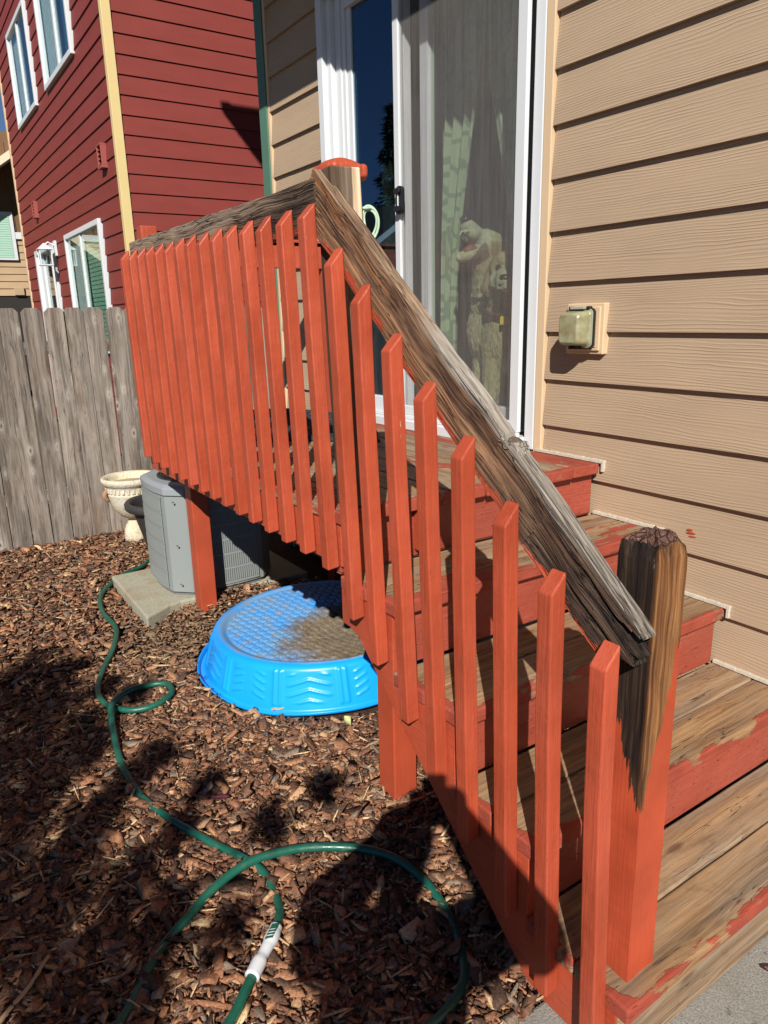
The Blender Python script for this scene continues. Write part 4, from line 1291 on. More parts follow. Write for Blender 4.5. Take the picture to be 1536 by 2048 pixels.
# ------------------------------------------------------------------ garden hose
def smooth_path(pts, n=10):
    P = [Vector(p) for p in pts]; out = []
    for i in range(len(P)-1):
        p0 = P[max(0, i-1)]; p1 = P[i]; p2 = P[i+1]; p3 = P[min(len(P)-1, i+2)]
        for k in range(n):
            t = k/n
            out.append(.5*((2*p1)+(p2-p0)*t+(2*p0-5*p1+4*p2-p3)*t*t+(3*p1-p0-3*p2+p3)*t**3))
    out.append(P[-1]); return out
hose = empty('garden_hose', (-1.5, .6, 0), 'green garden hose snaking over the bark with a white repair coupling', 'hose')
M = Mat('green_hose_rubber', .32, (.006, .085, .055), .5)
v = M.coord(); a = M.noise(v, 5, 4); b = M.noise(v, 40, 4, .7)
col = M.mix(M.rng(a, .4, .65), (.006, .075, .048), (.012, .105, .070)); col = M.mix(M.rng(b, .56, .7, 0, .5), col, (.06, .09, .065)); M.set('Base Color', col)
M.set('Roughness', M.rng(b, .4, .7, .28, .6)); M.bump(M.noise(v, 260, 2), .0006, .5)
m_hose = M.m
A = [(-4.60,1.22,.02),(-4.44,1.10,.025),(-4.317,.93,.028),(-4.094,.776,.026),(-3.826,.716,.026),(-3.561,.72,.024),(-3.321,.646,.024),(-3.115,.549,.024),(-2.94,.49,.024),(-2.802,.496,.024),
     (-2.702,.562,.026),(-2.675,.65,.03),(-2.722,.732,.034),(-2.807,.743,.036),(-2.845,.678,.036),(-2.823,.581,.046),(-2.735,.500,.052),(-2.531,.457,.030),(-2.305,.434,.024),(-2.116,.448,.022),
     (-1.956,.487,.026),(-1.797,.548,.027),(-1.672,.605,.026),(-1.600,.628,.022),(-1.53,.624,.016),(-1.462,.612,.018),(-1.419,.587,.026),(-1.378,.552,.030),(-1.33,.496,.030),(-1.277,.434,.028),(-1.232,.382,.026),(-1.15,.26,.024)]
B = [(-1.30,.06,.020),(-1.371,.178,.022),(-1.456,.257,.018),(-1.52,.325,.022),(-1.555,.395,.032),(-1.601,.487,.044),(-1.627,.601,.050),(-1.617,.705,.042),(-1.582,.80,.034),(-1.514,.895,.028),
     (-1.425,.958,.026),(-1.308,.977,.024),(-1.187,.958,.022),(-1.084,.918,.022),(-1.017,.87,.022),(-.985,.807,.022),(-.975,.74,.022),(-1.0,.64,.022)]
full = A + [(-1.05,.10,.022),(-1.02,-.1,.022),(-1.15,-.18,.022),(-1.25,-.06,.022)] + B
w = MB(); w.tube(smooth_path(full, 10), .0125, 12); w.build('tube', m_hose, hose, smooth=True)
cp = [Vector((-1.400,.573,.030)), Vector((-1.378,.552,.031)), Vector((-1.352,.522,.031)), Vector((-1.326,.491,.031)), Vector((-1.302,.463,.030))]
w = MB(); w.tube(smooth_path(cp, 5), [.0165]*4+[.0185]*4+[.0155]*3+[.0145]*3+[.0185]*7, 14)
dcp = (cp[-1]-cp[0]).normalized()
cpl = w.build('coupling', m_white, hose, smooth=True); tag(cpl, 'white plastic coupling')
w = MB()
sd_ = dcp.cross(Vector((0, 0, 1))).normalized()
for s in np.linspace(.012, .05, 5):
    c = cp[0] + dcp*s
    w.box(-.0028, .0028, -.013, .006, -.001, .003, M=axes(c+Vector((0, 0, .0165)), dcp, (sd_+dcp*.5).normalized(), (0, 0, 1)))
w.build('coupling_grip', m_hose, hose)

# a few leaves and sticks
def leaf(name, x, y, z, L, W, yaw, mat, label, curl=.25, pitch=0):
    mb = MB()
    def f(u, v):
        s = (u-.5)*2; wd = W*math.sin(math.pi*min(1, max(0, v)))**.8
        return (v*L, s*wd/2, curl*W*(s*s) + .12*L*(v-.5)**2)
    mb.grid(f, 7, 12)
    mb.tube([(-.25*L, 0, .003), (0, 0, .001)], .0012, 5)
    me = mb.mesh(name, mat); o = bpy.data.objects.new(name, me)
    o.location = (x, y, z); o.rotation_euler = (0, Rd(pitch), yaw); COL.objects.link(o)
    s_ = o.modifiers.new('t', 'SOLIDIFY'); s_.thickness = .0012
    me.polygons.foreach_set('use_smooth', [True]*len(me.polygons))
    return tag(o, label, 'leaf')
m_leafr = simple('dark_red_leaf', (.075, .018, .025), .45, .4, 40, .3)
leaf('fallen_leaf', -.585, 1.50, .012, .062, .030, Rd(-150), m_leafr, 'dark red fallen leaf on the concrete walk beside the bottom step')
leaf('fallen_leaf', -1.98, .62, .030, .060, .028, Rd(60), m_leafr, 'dark purple fallen leaf on the bark left of the pool shadow')
leaf('fallen_leaf', -2.120, 1.205, .026, .034, .024, Rd(20), simple('yellow_green_leaf', (.42, .44, .20), .6, .3, 30, .3), 'curled yellow green leaf on the bark in front of the pool', 1.2)
m_straw = simple('pale_split_wood', (.50, .34, .20), .8, .2, 30, .3)
def stick(x, y, z, L, W, yaw, label, pitch=0):
    w = MB(); vs = []
    n = 8
    for k in range(n+1):
        t = k/n; ww = W*(1-.35*t)*(1+.12*math.sin(k*2.3)); hh = .35*W
        vs += [(t*L, -ww/2+.004*math.sin(k), 0), (t*L, ww/2+.004*math.sin(k), 0), (t*L, ww/2*.8+.004*math.sin(k), hh), (t*L, -ww/2*.7+.004*math.sin(k), hh*1.1)]
    fs = [(0,3,2,1), (n*4, n*4+1, n*4+2, n*4+3)]
    for k in range(n):
        for q in range(4):
            l = (q+1) % 4; fs.append((k*4+q, k*4+l, (k+1)*4+l, (k+1)*4+q))
    w.add(vs, fs); me = w.mesh('wood_stick', m_straw); o = bpy.data.objects.new('wood_stick', me)
    o.location = (x, y, z); o.rotation_euler = (0, Rd(pitch), yaw); COL.objects.link(o); fixn(o)
    tag(o, label, 'stick')
stick(-1.50, -.06, .028, .20, .012, math.atan2(.15, -.15), 'long pale splinter of wood at the near left corner of the bark')
stick(-1.62, .84, .028, .06, .009, Rd(15), 'short straw coloured splinter just beyond the arching hose')
stick(-2.37, 1.02, .026, .055, .012, Rd(70), 'blunt pale wood chip touching the pool rim')

# ------------------------------------------------------------------ fence
fence = empty('board_fence', (-5.47, 1.5, 0), 'weathered grey dog eared board fence behind the urn', 'fence')
pitch = .1345
for k in range(-22, 32):
    y0 = .766 + pitch*k
    L = 1.645 + .006*math.sin(k*3.1)
    gp = .003 + .003*(math.sin(k*5.3)*.5+.5)
    W = pitch-gp; c = .028
    mb = MB(); poly = [(0, 0), (L-c, 0), (L, c), (L, W-c), (L-c, W), (0, W)]
    mb.prism(poly, 2, 0, .016)
    me = mb.mesh('picket', m_fence); o = bpy.data.objects.new('picket', me)
    tilt = .006*math.sin(k*1.9)
    X = Vector((0, tilt, 1)).normalized(); Y = Vector((0, 1, -tilt)).normalized()
    o.matrix_basis = axes((-5.466, y0, -.02), X, Y, X.cross(Y)); link(o, fence); fixn(o)
    if o.matrix_basis.to_3x3() @ Vector((0, 0, 1)) : pass
    bv = o.modifiers.new('b', 'BEVEL'); bv.width = .002; bv.segments = 1; bv.limit_method = 'ANGLE'
for z in (.30, 1.32):
    plank('rail', 7.2, .085, .036, m_fence, fence, axes((-5.505, -2.2, z), (0,1,0), (0,0,1), (1,0,0)), .002)
for y in (-1.9, .5, 2.9):
    plank('post', 1.70, .089, .089, m_fence, fence, axes((-5.60, y, -.05), (0,0,1), (1,0,0), (0,1,0)), .002)

# ------------------------------------------------------------------ red house
red = empty('red_house', (-11, 4, 0), 'two storey dark red lap sided house with cream corner trim, beyond the fence', 'house')
RX0, RX1, RY0, RY1 = -14.20, -7.92, 2.195, 9.0
w = MB(); w.box(RX0+.01, RX1-.02, RY0+.24, RY1, 0, 8.2); w.build('wall', m_wood_under, red)
w = MB(); w.add([(RX0-.5, RY0-.5, 8.2), (RX1+.5, RY0-.5, 8.2), (RX1+.5, RY1+.5, 8.2), (RX0-.5, RY1+.5, 8.2), (RX0-.5, 5.6, 10.2), (RX1+.5, 5.6, 10.2)],
                [(0,1,5,4), (2,3,4,5), (1,2,5), (3,0,4), (3,2,1,0)]); w.build('roof', m_roof, red)
wins = [(-12.96, -11.445, 4.347, 5.592), (-10.75, -9.177, 4.347, 5.592), (-10.769, -8.878, 1.163, 2.644), (-13.143, -11.657, 0.169, 2.63)]
rz0 = .113
for n in range(-1, 45):
    zb = rz0 + EXP*n
    segs = [(RX0+.06, RX1-.062)]
    for (a, b, c, d) in wins:
        if zb+EXP > c+.05 and zb < d-.05:
            ns = []
            for s in segs:
                if b+.02 <= s[0] or a-.02 >= s[1]: ns.append(s)
                else:
                    if a-.03 > s[0]: ns.append((s[0], a-.03))
                    if b+.03 < s[1]: ns.append((b+.03, s[1]))
            segs = ns
    for s in segs: lap_board('siding_board', s[0], s[1], zb, m_redsid, red, face=RY0+.02, tout=.022, tin=.006)
    for (a, b, c, d) in wins:
        if zb < d-.05 < zb+EXP: lap_board('siding_board', a-.03, b+.03, d-.015, m_redsid, red, h=zb+EXP-d+.015, face=RY0+.02, tout=.020, tin=.006)
        if zb < c+.05 < zb+EXP and c > .3: lap_board('siding_board', a-.03, b+.03, zb, m_redsid, red, h=c+.015-zb, lap=0, face=RY0+.02, tout=.022, tin=.010)
    if n < 32:
        cut = 3.2 + (n*1.618 % 1)*3
        lap_board('siding_board', RY0+.075, cut-.002, zb, m_redsid, red, face=RX1-.02, axis='y', tout=.022)
        lap_board('siding_board', cut+.002, RY1, zb, m_redsid, red, face=RX1-.02, axis='y', tout=.022)
w = MB(); w.box(RX1-.065, RX1+.012, RY0-.012, RY0+.078, 0, 8.2); w.build('corner_board', m_yellow, red, bevel=.004)
w = MB(); w.box(RX0-.01, RX0+.08, RY0-.012, RY0+.1, 0, 8.2); w.build('corner_board', m_cream, red, bevel=.004)
m_wincurt = simple('window_curtain', (.50, .52, .53), .9, .1, 12, .2)
m_blind = simple('green_blind', (.34, .55, .43), .6, .3)
m_winsky = simple('window_sky_blue', (.03, .13, .24), .6)  # blue of the mirrored sky, painted on the sheet behind the panes
def window(x0, x1, z0, z1, mull, parent, y, left='curt', right='blue', fr=.06):
    w = MB()
    w.box(x0, x0+fr, y-.035, y+.03, z0, z1); w.box(x1-fr, x1, y-.035, y+.03, z0, z1)
    w.box(x0+fr, x1-fr, y-.035, y+.03, z0, z0+fr); w.box(x0+fr, x1-fr, y-.035, y+.03, z1-fr, z1)
    f = w.build('window', m_white, parent, bevel=.004)
    w = MB(); w.box(mull-.035, mull+.035, y-.018, y+.03, z0+fr, z1-fr); w.build('mullion', m_white, f, bevel=.003)
    w = MB(); w.box(x0+fr, mull-.035, y-.004, y, z0+fr, z1-fr); w.build('pane', m_winglass, f)
    w = MB(); w.box(mull+.035, x1-fr, y-.004, y, z0+fr, z1-fr); w.build('pane', m_winglass, f)
    w = MB(); w.box(x0-.02, x1+.02, y+.10, y+.13, z0-.02, z1+.02); w.build('window_back', m_winsky, f)
    if left == 'curt':
        w = MB(); w.grid(lambda u, v: (x0+fr+u*(mull-x0-fr-.03), y+.045+.010*math.sin(u*40), z0+fr+v*(z1-z0-2*fr)), 60, 3); w.build('curtain', m_wincurt, f, smooth=True)
    if right == 'blind':
        w = MB()
        n = int((z1-z0-2*fr)/.05)
        for k in range(n):
            z = z0+fr+k*.05
            w.box(mull+.03, x1-fr, y+.05, y+.055, z, z+.042)
        b = w.build('blind', m_blind, f); b['kind'] = 'stuff'
    return f
window(*wins[0], -12.178, red, RY0); window(*wins[1], -9.891, red, RY0)
window(*wins[2], -9.94, red, RY0, right='blind')
# patio door with deep white jamb
w = MB(); a_, b_, c_, d_ = wins[3]
w.box(a_, a_+.10, RY0-.03, RY0+.12, c_, d_); w.box(b_-.06, b_, RY0-.03, RY0+.12, c_, d_); w.box(a_+.10, b_-.06, RY0-.03, RY0+.12, d_-.07, d_)
w.box(-12.14, -12.08, RY0+.02, RY0+.10, c_, d_-.07); w.box(a_+.10, a_+.36, RY0+.02, RY0+.06, c_, d_-.07)
pd = w.build('patio_door', m_white, red, bevel=.004)
w = MB(); w.box(a_+.36, b_-.06, RY0+.05, RY0+.056, c_, d_-.07); w.build('pane', m_winglass, pd)
w = MB(); w.box(a_, b_, RY0+.15, RY0+.18, c_, d_); w.build('door_back', simple('door_dark', (.02, .022, .028), .7), pd)
# wall vents
m_redflat = simple('red_vent_paint', (.27, .066, .055), .55)
for vx, vz in ((-8.434, 3.074), (-12.593, 3.064)):
    w = MB(); w.box(vx-.085, vx+.085, RY0-.055, RY0+.01, vz, vz+.03); w.box(vx-.085, vx-.07, RY0-.05, RY0+.01, vz+.03, vz+.22); w.box(vx+.07, vx+.085, RY0-.05, RY0+.01, vz+.03, vz+.22)
    w.box(vx-.085, vx+.085, RY0-.05, RY0+.01, vz+.22, vz+.235)
    vo = w.build('wall_vent', m_redflat, red, bevel=.002)
    for k in range(4):
        w = MB(); zz = vz+.045+k*.044
        w.add([(vx-.068, RY0-.045, zz), (vx+.068, RY0-.045, zz), (vx+.068, RY0-.005, zz+.034), (vx-.068, RY0-.005, zz+.034), (vx-.068, RY0-.04, zz-.003), (vx+.068, RY0-.04, zz-.003), (vx+.068, RY0, zz+.03), (vx-.068, RY0, zz+.03)],
              [(0,1,2,3), (7,6,5,4), (0,4,5,1), (1,5,6,2), (2,6,7,3), (3,7,4,0)]); w.build('slat', m_redflat, vo)
# wall lantern
w = MB(); lx, lz = -11.512, 2.485
w.box(lx-.06, lx+.06, RY0-.03, RY0, lz-.04, lz+.16)
w.tube([(lx, RY0-.03, lz+.10), (lx, RY0-.10, lz+.14), (lx, RY0-.16, lz+.10)], .012, 8)
w.add([(lx-.10, RY0-.26, lz+.04), (lx+.10, RY0-.26, lz+.04), (lx+.10, RY0-.06, lz+.04), (lx-.10, RY0-.06, lz+.04), (lx, RY0-.16, lz+.13)], [(0,1,4), (1,2,4), (2,3,4), (3,0,4), (3,2,1,0)])
for sx in (-.075, .075):
    for sy in (-.235, -.085): w.box(lx+sx-.008, lx+sx+.008, RY0+sy-.008, RY0+sy+.008, lz-.16, lz+.04)
w.box(lx-.085, lx+.085, RY0-.245, RY0-.075, lz-.175, lz-.16)
ln_ = w.build('wall_lantern', m_white, red, bevel=.002)
w = MB(); w.box(lx-.066, lx+.066, RY0-.226, RY0-.094, lz-.155, lz+.035); w.build('lantern_glass', m_winglass, ln_)

# ------------------------------------------------------------------ far tan and brown house
fh = empty('far_house', (-19, 0, 0), 'distant house with brown upper wall, tan siding and green blinds, left of the red house', 'house')
FX = -19.0
m_brown = simple('brown_panel', (.155, .085, .045), .7, .2, 2, .1)
w = MB(); w.box(FX-7, FX-.02, -6, 7, 0, 2.14); w.build('lower_wall', simple('garage_dark', (.02, .018, .016), .8), fh)
w = MB(); w.box(FX-7, FX-.02, -6, 7, 2.14, 3.42); w.build('wall', m_wood_under, fh)
for n in range(8):
    zb = 2.16+.158*n
    lap_board('siding_board', -5.9, 7, zb, m_farsid, fh, h=.158, face=FX-.02, axis='y', tout=.03)
w = MB(); w.box(FX-7, FX, -6, 7, 3.47, 5.6); w.build('upper_wall', m_brown, fh)
for y in np.arange(-5.6, 7, .42):
    w = MB(); w.box(FX, FX+.02, y-.02, y+.02, 3.56, 5.4); w.build('batten', m_brown, fh)
w = MB(); w.box(FX-.01, FX+.05, -6, 7, 3.385, 3.53); w.build('trim_band', m_white, fh, bevel=.004)
w = MB()
def rz(y): return 5.02 + .72*(y-2.7)
w.add([(FX+.75, -6, rz(-6)), (FX+.75, 5.2, rz(5.2)), (FX+.75, 5.2, rz(5.2)-.16), (FX+.75, -6, rz(-6)-.16), (FX-7, -6, rz(-6)), (FX-7, 5.2, rz(5.2)), (FX-7, 5.2, rz(5.2)-.16), (FX-7, -6, rz(-6)-.16)],
      [(0,1,2,3), (4,7,6,5), (0,4,5,1), (1,5,6,2), (2,6,7,3), (3,7,4,0)])
w.build('roof', simple('roof_fascia_cream', (.66, .58, .42), .6), fh)
w = MB(); w.box(FX, FX+.06, 1.55, 2.78, 2.93, 3.95)
fw_ = w.build('window', m_white, fh, bevel=.004)
for k in range(19):
    pass
w = MB()
for k in range(18): w.box(FX+.061, FX+.068, 1.6, 2.70, 2.98+k*.05, 2.98+k*.05+.04)
bl = w.build('blind', m_blind, fw_); bl['kind'] = 'stuff'
w = MB(); w.box(FX+.0, FX+.06, 2.60, 2.80, 2.17, 2.34)
w.build('wall_vent', m_farsid, fh, bevel=.006)

# ------------------------------------------------------------------ neighbour's house and conifer, seen only mirrored in the door glass
nb_ = empty('grey_house', (-30, -11, 0), 'grey house with low dark roof and white fascia, mirrored in the sliding door', 'house')
m_greyw = simple('grey_wall', (.22, .22, .215), .8, .2, 2, .1)
w = MB(); w.box(-36, -25, -18, -11.0, 0, 3.4); w.build('wall', m_greyw, nb_)
w = MB(); w.add([(-36.6, -18.6, 3.4), (-24.4, -18.6, 3.4), (-24.4, -10.4, 3.4), (-36.6, -10.4, 3.4), (-36.6, -14.5, 6.1), (-24.4, -14.5, 6.1)], [(0,1,5,4), (2,3,4,5), (1,2,5), (3,0,4), (3,2,1,0)])
w.build('roof', m_roof, nb_)
w = MB(); w.box(-36.6, -24.4, -10.42, -10.36, 3.2, 3.45)
w.add([(-24.38,-10.4,3.4), (-24.38,-14.5,6.1), (-24.38,-14.5,5.85), (-24.38,-10.4,3.18), (-24.30,-10.4,3.4), (-24.30,-14.5,6.1), (-24.30,-14.5,5.85), (-24.30,-10.4,3.18)], [(0,1,2,3), (7,6,5,4), (0,4,5,1), (3,2,6,7)])
w.build('fascia', m_white, nb_)
for wx in (-33, -28):
    w = MB(); w.box(wx-.7, wx+.7, -10.98, -10.92, 1.0, 2.2); w.build('window', m_white, nb_)
con = empty('conifer_tree', (-36.2, -21, 0), 'tall dark conifer mirrored in the sliding door glass', 'tree')
w = MB(); w.tube([(-36.2, -21, 0), (-36.2, -21, 6), (-36.2, -21, 12.5)], [.28, .16, .03], 10); w.build('trunk', simple('bark', (.06, .04, .03), .9), con)
w = MB(); r = np.random.default_rng(5)
for k in range(2600):
    t = r.random()**.8; z = 1.6+t*11.2; rad = (1-t)*2.3*(.75+.35*math.sin(z*5)) + .15
    a = r.uniform(0, 6.283); rr = rad*math.sqrt(r.random())
    c = Vector((-36.2+rr*math.cos(a), -21+rr*math.sin(a), z-.25*rr))
    d = Vector((math.cos(a), math.sin(a), r.uniform(-.5, .1))).normalized(); s_ = d.cross(Vector((0, 0, 1))).normalized()
    L = r.uniform(.25, .6)
    w.add([c-s_*.10, c+d*L, c+s_*.10, c+Vector((0, 0, .06))], [(0, 1, 3), (3, 1, 2), (0, 2, 1)])
w.build('crown', simple('conifer_green', (.03, .055, .025), .8, .2, 2, .4), con)

# ------------------------------------------------------------------ leafy tree behind the photographer (its shadow lies on the bark)
tr = empty('leafy_tree', (.95, -2.35, 0), 'small leafy tree behind the photographer, dappling the bark with shade', 'tree')
w = MB(); w.tube([(.95, -2.35, -.1), (.93, -2.30, .8), (.90, -2.22, 1.7), (.75, -2.05, 2.5)], [.06, .05, .04, .02], 10)
spots = [(-3.15,.27,.20,2.4),(-3.05,.10,.25,2.6),(-2.95,.33,.13,2.5),(-2.75,.22,.20,2.5),(-2.62,.05,.22,2.7),(-2.5,.25,.15,2.4),(-2.75,.42,.07,2.2),
         (-2.36,.57,.06,2.2),(-2.33,.13,.14,2.5),(-2.15,.30,.10,2.3),(-2.1,.02,.16,2.6),(-1.97,.20,.14,2.4),(-1.82,.36,.10,2.3),(-1.75,.10,.15,2.5),(-1.66,.26,.10,2.3),
         (-1.88,.05,.15,2.6),(-1.56,.10,.08,2.3),(-1.51,.28,.09,2.2),(-1.50,.50,.045,2.1),(-1.63,.40,.06,2.1),(-1.48,.14,.07,2.3),(-2.09,.66,.05,2.1),(-1.80,.76,.05,2.0),(-1.95,.52,.06,2.1),
         (-2.55,.40,.08,2.2),(-3.35,.25,.16,2.6),(-3.3,.45,.08,2.4),(-3.0,.55,.05,2.2),(-2.87,.63,.045,2.1),(-1.37,.22,.05,2.1),(-2.25,.43,.08,2.2),(-1.86,.98,.035,2.0)]
crown = MB(); r = np.random.default_rng(3)
kx, ky = SUN.x/SUN.z, SUN.y/SUN.z
tops_ = []
for (gx, gy, R_, h) in spots:
    h = h + r.uniform(-.25, .25)
    c = Vector((gx+kx*h, gy+ky*h, h)); tops_.append(c)
    n = int(110 + 9000*R_*R_)
    for q in range(n):
        d = Vector(r.normal(0, 1, 3)); d = d.normalized()*R_*(r.random()**.6)
        p = c + d*1.05
        a = Vector(r.normal(0, 1, 3)).normalized(); b = a.cross(Vector(r.normal(0, 1, 3))).normalized()
        L = r.uniform(.035, .07); Wd = L*.42
        crown.add([p, p+a*L*.5+b*Wd*.5, p+a*L, p+a*L*.5-b*Wd*.5], [(0, 1, 2, 3)])
for c in tops_[::2]:
    w.tube([(.88, -2.2, 1.6), ((.88+c.x)/2, (-2.2+c.y)/2, (1.6+c.z)/2+.15), tuple(c)], [.018, .010, .004], 6)
w.build('trunk', simple('tree_bark', (.09, .07, .05), .9, .2, 8, .3), tr)
crown.build('crown', simple('leaf_green', (.05, .10, .03), .6, .3, 5, .3), tr)

# fur: golden coat
M = Mat('golden_fur', .85, spec=.15)
vc = M.N('VertexColor', {'layer_name': 'coat'}).outputs[0]
v = M.coord(); a = M.noise(M.scale(v, 1, 1, .35), 90, 4, .7); b = M.noise(v, 14, 4)
M.set('Base Color', M.mix(M.rng(a, .35, .65), M.mix(.35, vc, (.10, .06, .03)), vc)); M.bump(M.math('ADD', a, M.math('MULTIPLY', b, .6)), .010, .9)
m_fur = M.m
m_nose = simple('dog_nose', (.012, .010, .010), .3)
m_eye = simple('dog_eye', (.015, .008, .005), .1, .6)
m_tongue = simple('dog_mouth', (.30, .07, .06), .5)
m_teeth = simple('dog_teeth', (.75, .70, .58), .4)
GOLD = (.52, .42, .28); PALE = (.60, .54, .42); EARC = (.36, .24, .13)
FL = .955

# dog looking out at the viewer, sitting
d2 = empty('golden_dog', (-2.37, 2.48, FL), 'golden dog sitting behind the screen door, facing out with a yellow tag', 'dog', 'dogs behind the sliding door')
hx, hy, hz = -2.437, 2.300, 1.695
TH2 = Rd(40)          # head centre
def h2(x, y, z): return (hx+x*math.cos(TH2)-y*math.sin(TH2), hy+x*math.sin(TH2)+y*math.cos(TH2), hz+z)
bl = [('e', h2(0, .02, .015), (.082, .088, .074)), ('e', h2(0, -.02, .045), (.064, .055, .042)),
      ('c', h2(0, -.05, -.025), h2(.004, -.122, -.043), .052, .040), ('e', h2(.004, -.112, -.064), (.047, .042, .026)),
      ('e', h2(-.035, -.03, -.035), (.036, .045, .040)), ('e', h2(.035, -.03, -.035), (.036, .045, .040)),
      ('c', h2(-.066, .03, .038), h2(-.092, .012, -.065), .020, .030), ('c', h2(.066, .03, .038), h2(.092, .012, -.065), .020, .030),
      ('c', h2(-.09, .012, -.06), h2(-.085, .005, -.095), .028, .014), ('c', h2(.09, .012, -.06), h2(.085, .005, -.095), .028, .014),
      ('c', h2(0, .05, -.02), h2(.01, .12, -.22), .088, .130), ('e', h2(.01, .12, -.30), (.150, .14, .18)),
      ('e', h2(.02, .27, -.50), (.15, .20, .22)), ('c', h2(-.065, .07, -.32), h2(-.07, .05, -.55), .055, .040), ('c', h2(-.07, .05, -.55), h2(-.07, .045, -.74), .038, .034),
      ('c', h2(.075, .07, -.32), h2(.075, .05, -.55), .055, .040), ('c', h2(.075, .05, -.55), h2(.075, .045, -.74), .038, .034),
      ('e', h2(-.07, .02, -.757), (.042, .060, .026)), ('e', h2(.075, .02, -.757), (.042, .060, .026)),
      ('e', h2(-.14, .25, -.60), (.07, .15, .13)), ('e', h2(.17, .25, -.60), (.07, .15, .13)), ('e', h2(-.16, .12, -.755), (.045, .10, .028)), ('e', h2(.19, .12, -.755), (.045, .10, .028)),
      ('c', h2(.02, .42, -.70), h2(.22, .55, -.74), .04, .03)]
def c2(p):
    q = Matrix.Rotation(-TH2, 3, 'Z') @ (Vector(p) - Vector((hx, hy, hz)))
    if abs(q.x) > .062 and -.13 < q.z < .06 and q.y < .08 and q.y > -.03: return EARC
    if q.y < -.035 and q.z < .01 and q.z > -.1: return PALE
    if q.z < -.13: return (.48, .38, .26)
    return GOLD
body('body', bl, m_fur, d2, .0055, 5, c2, .007)
w = MB(); w.lathe([(.004, -.012), (.017, -.008), (.022, .0), (.019, .010), (.006, .014)], (0, 0), 14)
w.v = [h2(.004+p[0]*1.05, -.152+p[2]*.3+p[1]*.55, -.030+p[2]*1.0) for p in w.v]; w.build('nose', m_nose, d2, smooth=True)
for s in (-1, 1):
    bmm = bmesh.new(); bmesh.ops.create_icosphere(bmm, subdivisions=2, radius=.0125, matrix=Matrix.Translation(h2(s*.032, -.064, .018)))
    me = bpy.data.meshes.new('eye'); bmm.to_mesh(me); bmm.free(); me.materials.append(m_eye); link(bpy.data.objects.new('eye', me), d2)
w = MB(); w.tube([h2(-.034, -.115, -.066), h2(-.018, -.146, -.060), h2(.004, -.155, -.056), h2(.026, -.146, -.060), h2(.042, -.115, -.066)], .004, 6); w.build('mouth_line', m_nose, d2, smooth=True)
w = MB()
w.tube([h2(.004+.116*math.cos(a), .085+.110*math.sin(a), -.155+.03*math.sin(a)) for a in np.linspace(0, 2*math.pi, 28, endpoint=False)], .010, 8, closed=True)
w.build('collar', simple('dog_collar', (.10, .03, .03), .6), d2, smooth=True)
w = MB(); w.prism(rrect(0, 0, .020, .018, .006), 1, -.004, .004); tp_ = h2(-.003, -.052, -.205); w.v = [(tp_[0]+a*math.cos(TH2)-b*math.sin(TH2), tp_[1]+a*math.sin(TH2)+b*math.cos(TH2), tp_[2]+c) for a, b, c in w.v]; w.build('dog_tag', simple('yellow_tag', (.75, .48, .04), .4), d2, bevel=.001)

# dog howling, head thrown up
d1 = empty('golden_dog', (-2.74, 2.50, FL), 'golden dog howling with its muzzle raised and mouth open behind the screen door', 'dog', 'dogs behind the sliding door')
ex, ey, ez = -2.610, 2.345, 1.800            # skull centre
def h1(x, y, z): return (ex+x, ey+y, ez+z)
# muzzle raised towards the glass, mouth wide open
md = Vector((-.10, -.74, .66)).normalized()
ms = md.cross(Vector((0, -1, 0))).normalized()
up_ = md.cross(ms).normalized()
if up_.z < 0: up_ = -up_
sk = Vector((ex, ey, ez))
def hm(f_, s_, u_): return tuple(sk + md*f_ + ms*s_ + up_*u_)
lowj = Vector((-.10, -.97, -.22)).normalized()
j0 = sk + md*.035 - up_*.050
bl = [('e', tuple(sk), (.084, .086, .082)), ('e', hm(.035, 0, .010), (.068, .066, .062)), ('e', hm(-.02, 0, .03), (.066, .066, .06)),
      ('c', hm(.065, 0, -.004), hm(.148, 0, -.006), .047, .037), ('e', hm(.115, -.022, -.024), (.028, .03, .026)), ('e', hm(.115, .022, -.024), (.028, .03, .026)),
      ('c', tuple(j0), tuple(j0 + lowj*.105), .038, .023),
      ('c', hm(-.01, .074, .03), h1(.088, .015, -.07), .020, .030), ('c', h1(.088, .015, -.07), h1(.085, .01, -.120), .029, .013),
      ('c', hm(-.01, -.074, .03), h1(-.088, .015, -.07), .020, .030), ('c', h1(-.088, .015, -.07), h1(-.085, .01, -.120), .029, .013),
      ('c', h1(.0, .02, -.04), h1(-.02, .09, -.24), .095, .140), ('e', h1(-.03, .10, -.36), (.165, .15, .20)),
      ('e', h1(-.05, .27, -.56), (.15, .21, .23)), ('c', h1(-.08, .05, -.38), h1(-.08, .03, -.60), .058, .042), ('c', h1(-.08, .03, -.60), h1(-.08, .03, -.81), .040, .034),
      ('c', h1(.06, .05, -.38), h1(.06, .03, -.60), .058, .042), ('c', h1(.06, .03, -.60), h1(.06, .03, -.81), .040, .034),
      ('e', h1(-.08, .0, -.822), (.042, .060, .026)), ('e', h1(.06, .0, -.822), (.042, .060, .026)),
      ('e', h1(-.20, .25, -.66), (.07, .15, .14)), ('e', h1(.10, .27, -.66), (.07, .15, .14)), ('e', h1(-.22, .12, -.82), (.045, .10, .028)),
      ('c', h1(-.10, .44, -.76), h1(-.32, .52, -.80), .04, .03)]
def c1(p):
    q = Vector(p) - sk
    if abs(q.x) > .066 and q.y < .06 and -.16 < q.z < .03: return EARC
    if (Vector(p)-j0).dot(lowj) > -.01 and abs((Vector(p)-j0).dot(md)) < .028 and q.z < .03: return (.20, .13, .10)
    if q.z < -.12: return (.55, .46, .33)
    if q.dot(md) > .05: return PALE
    return GOLD
body('body', bl, m_fur, d1, .0055, 5, c1, .007)
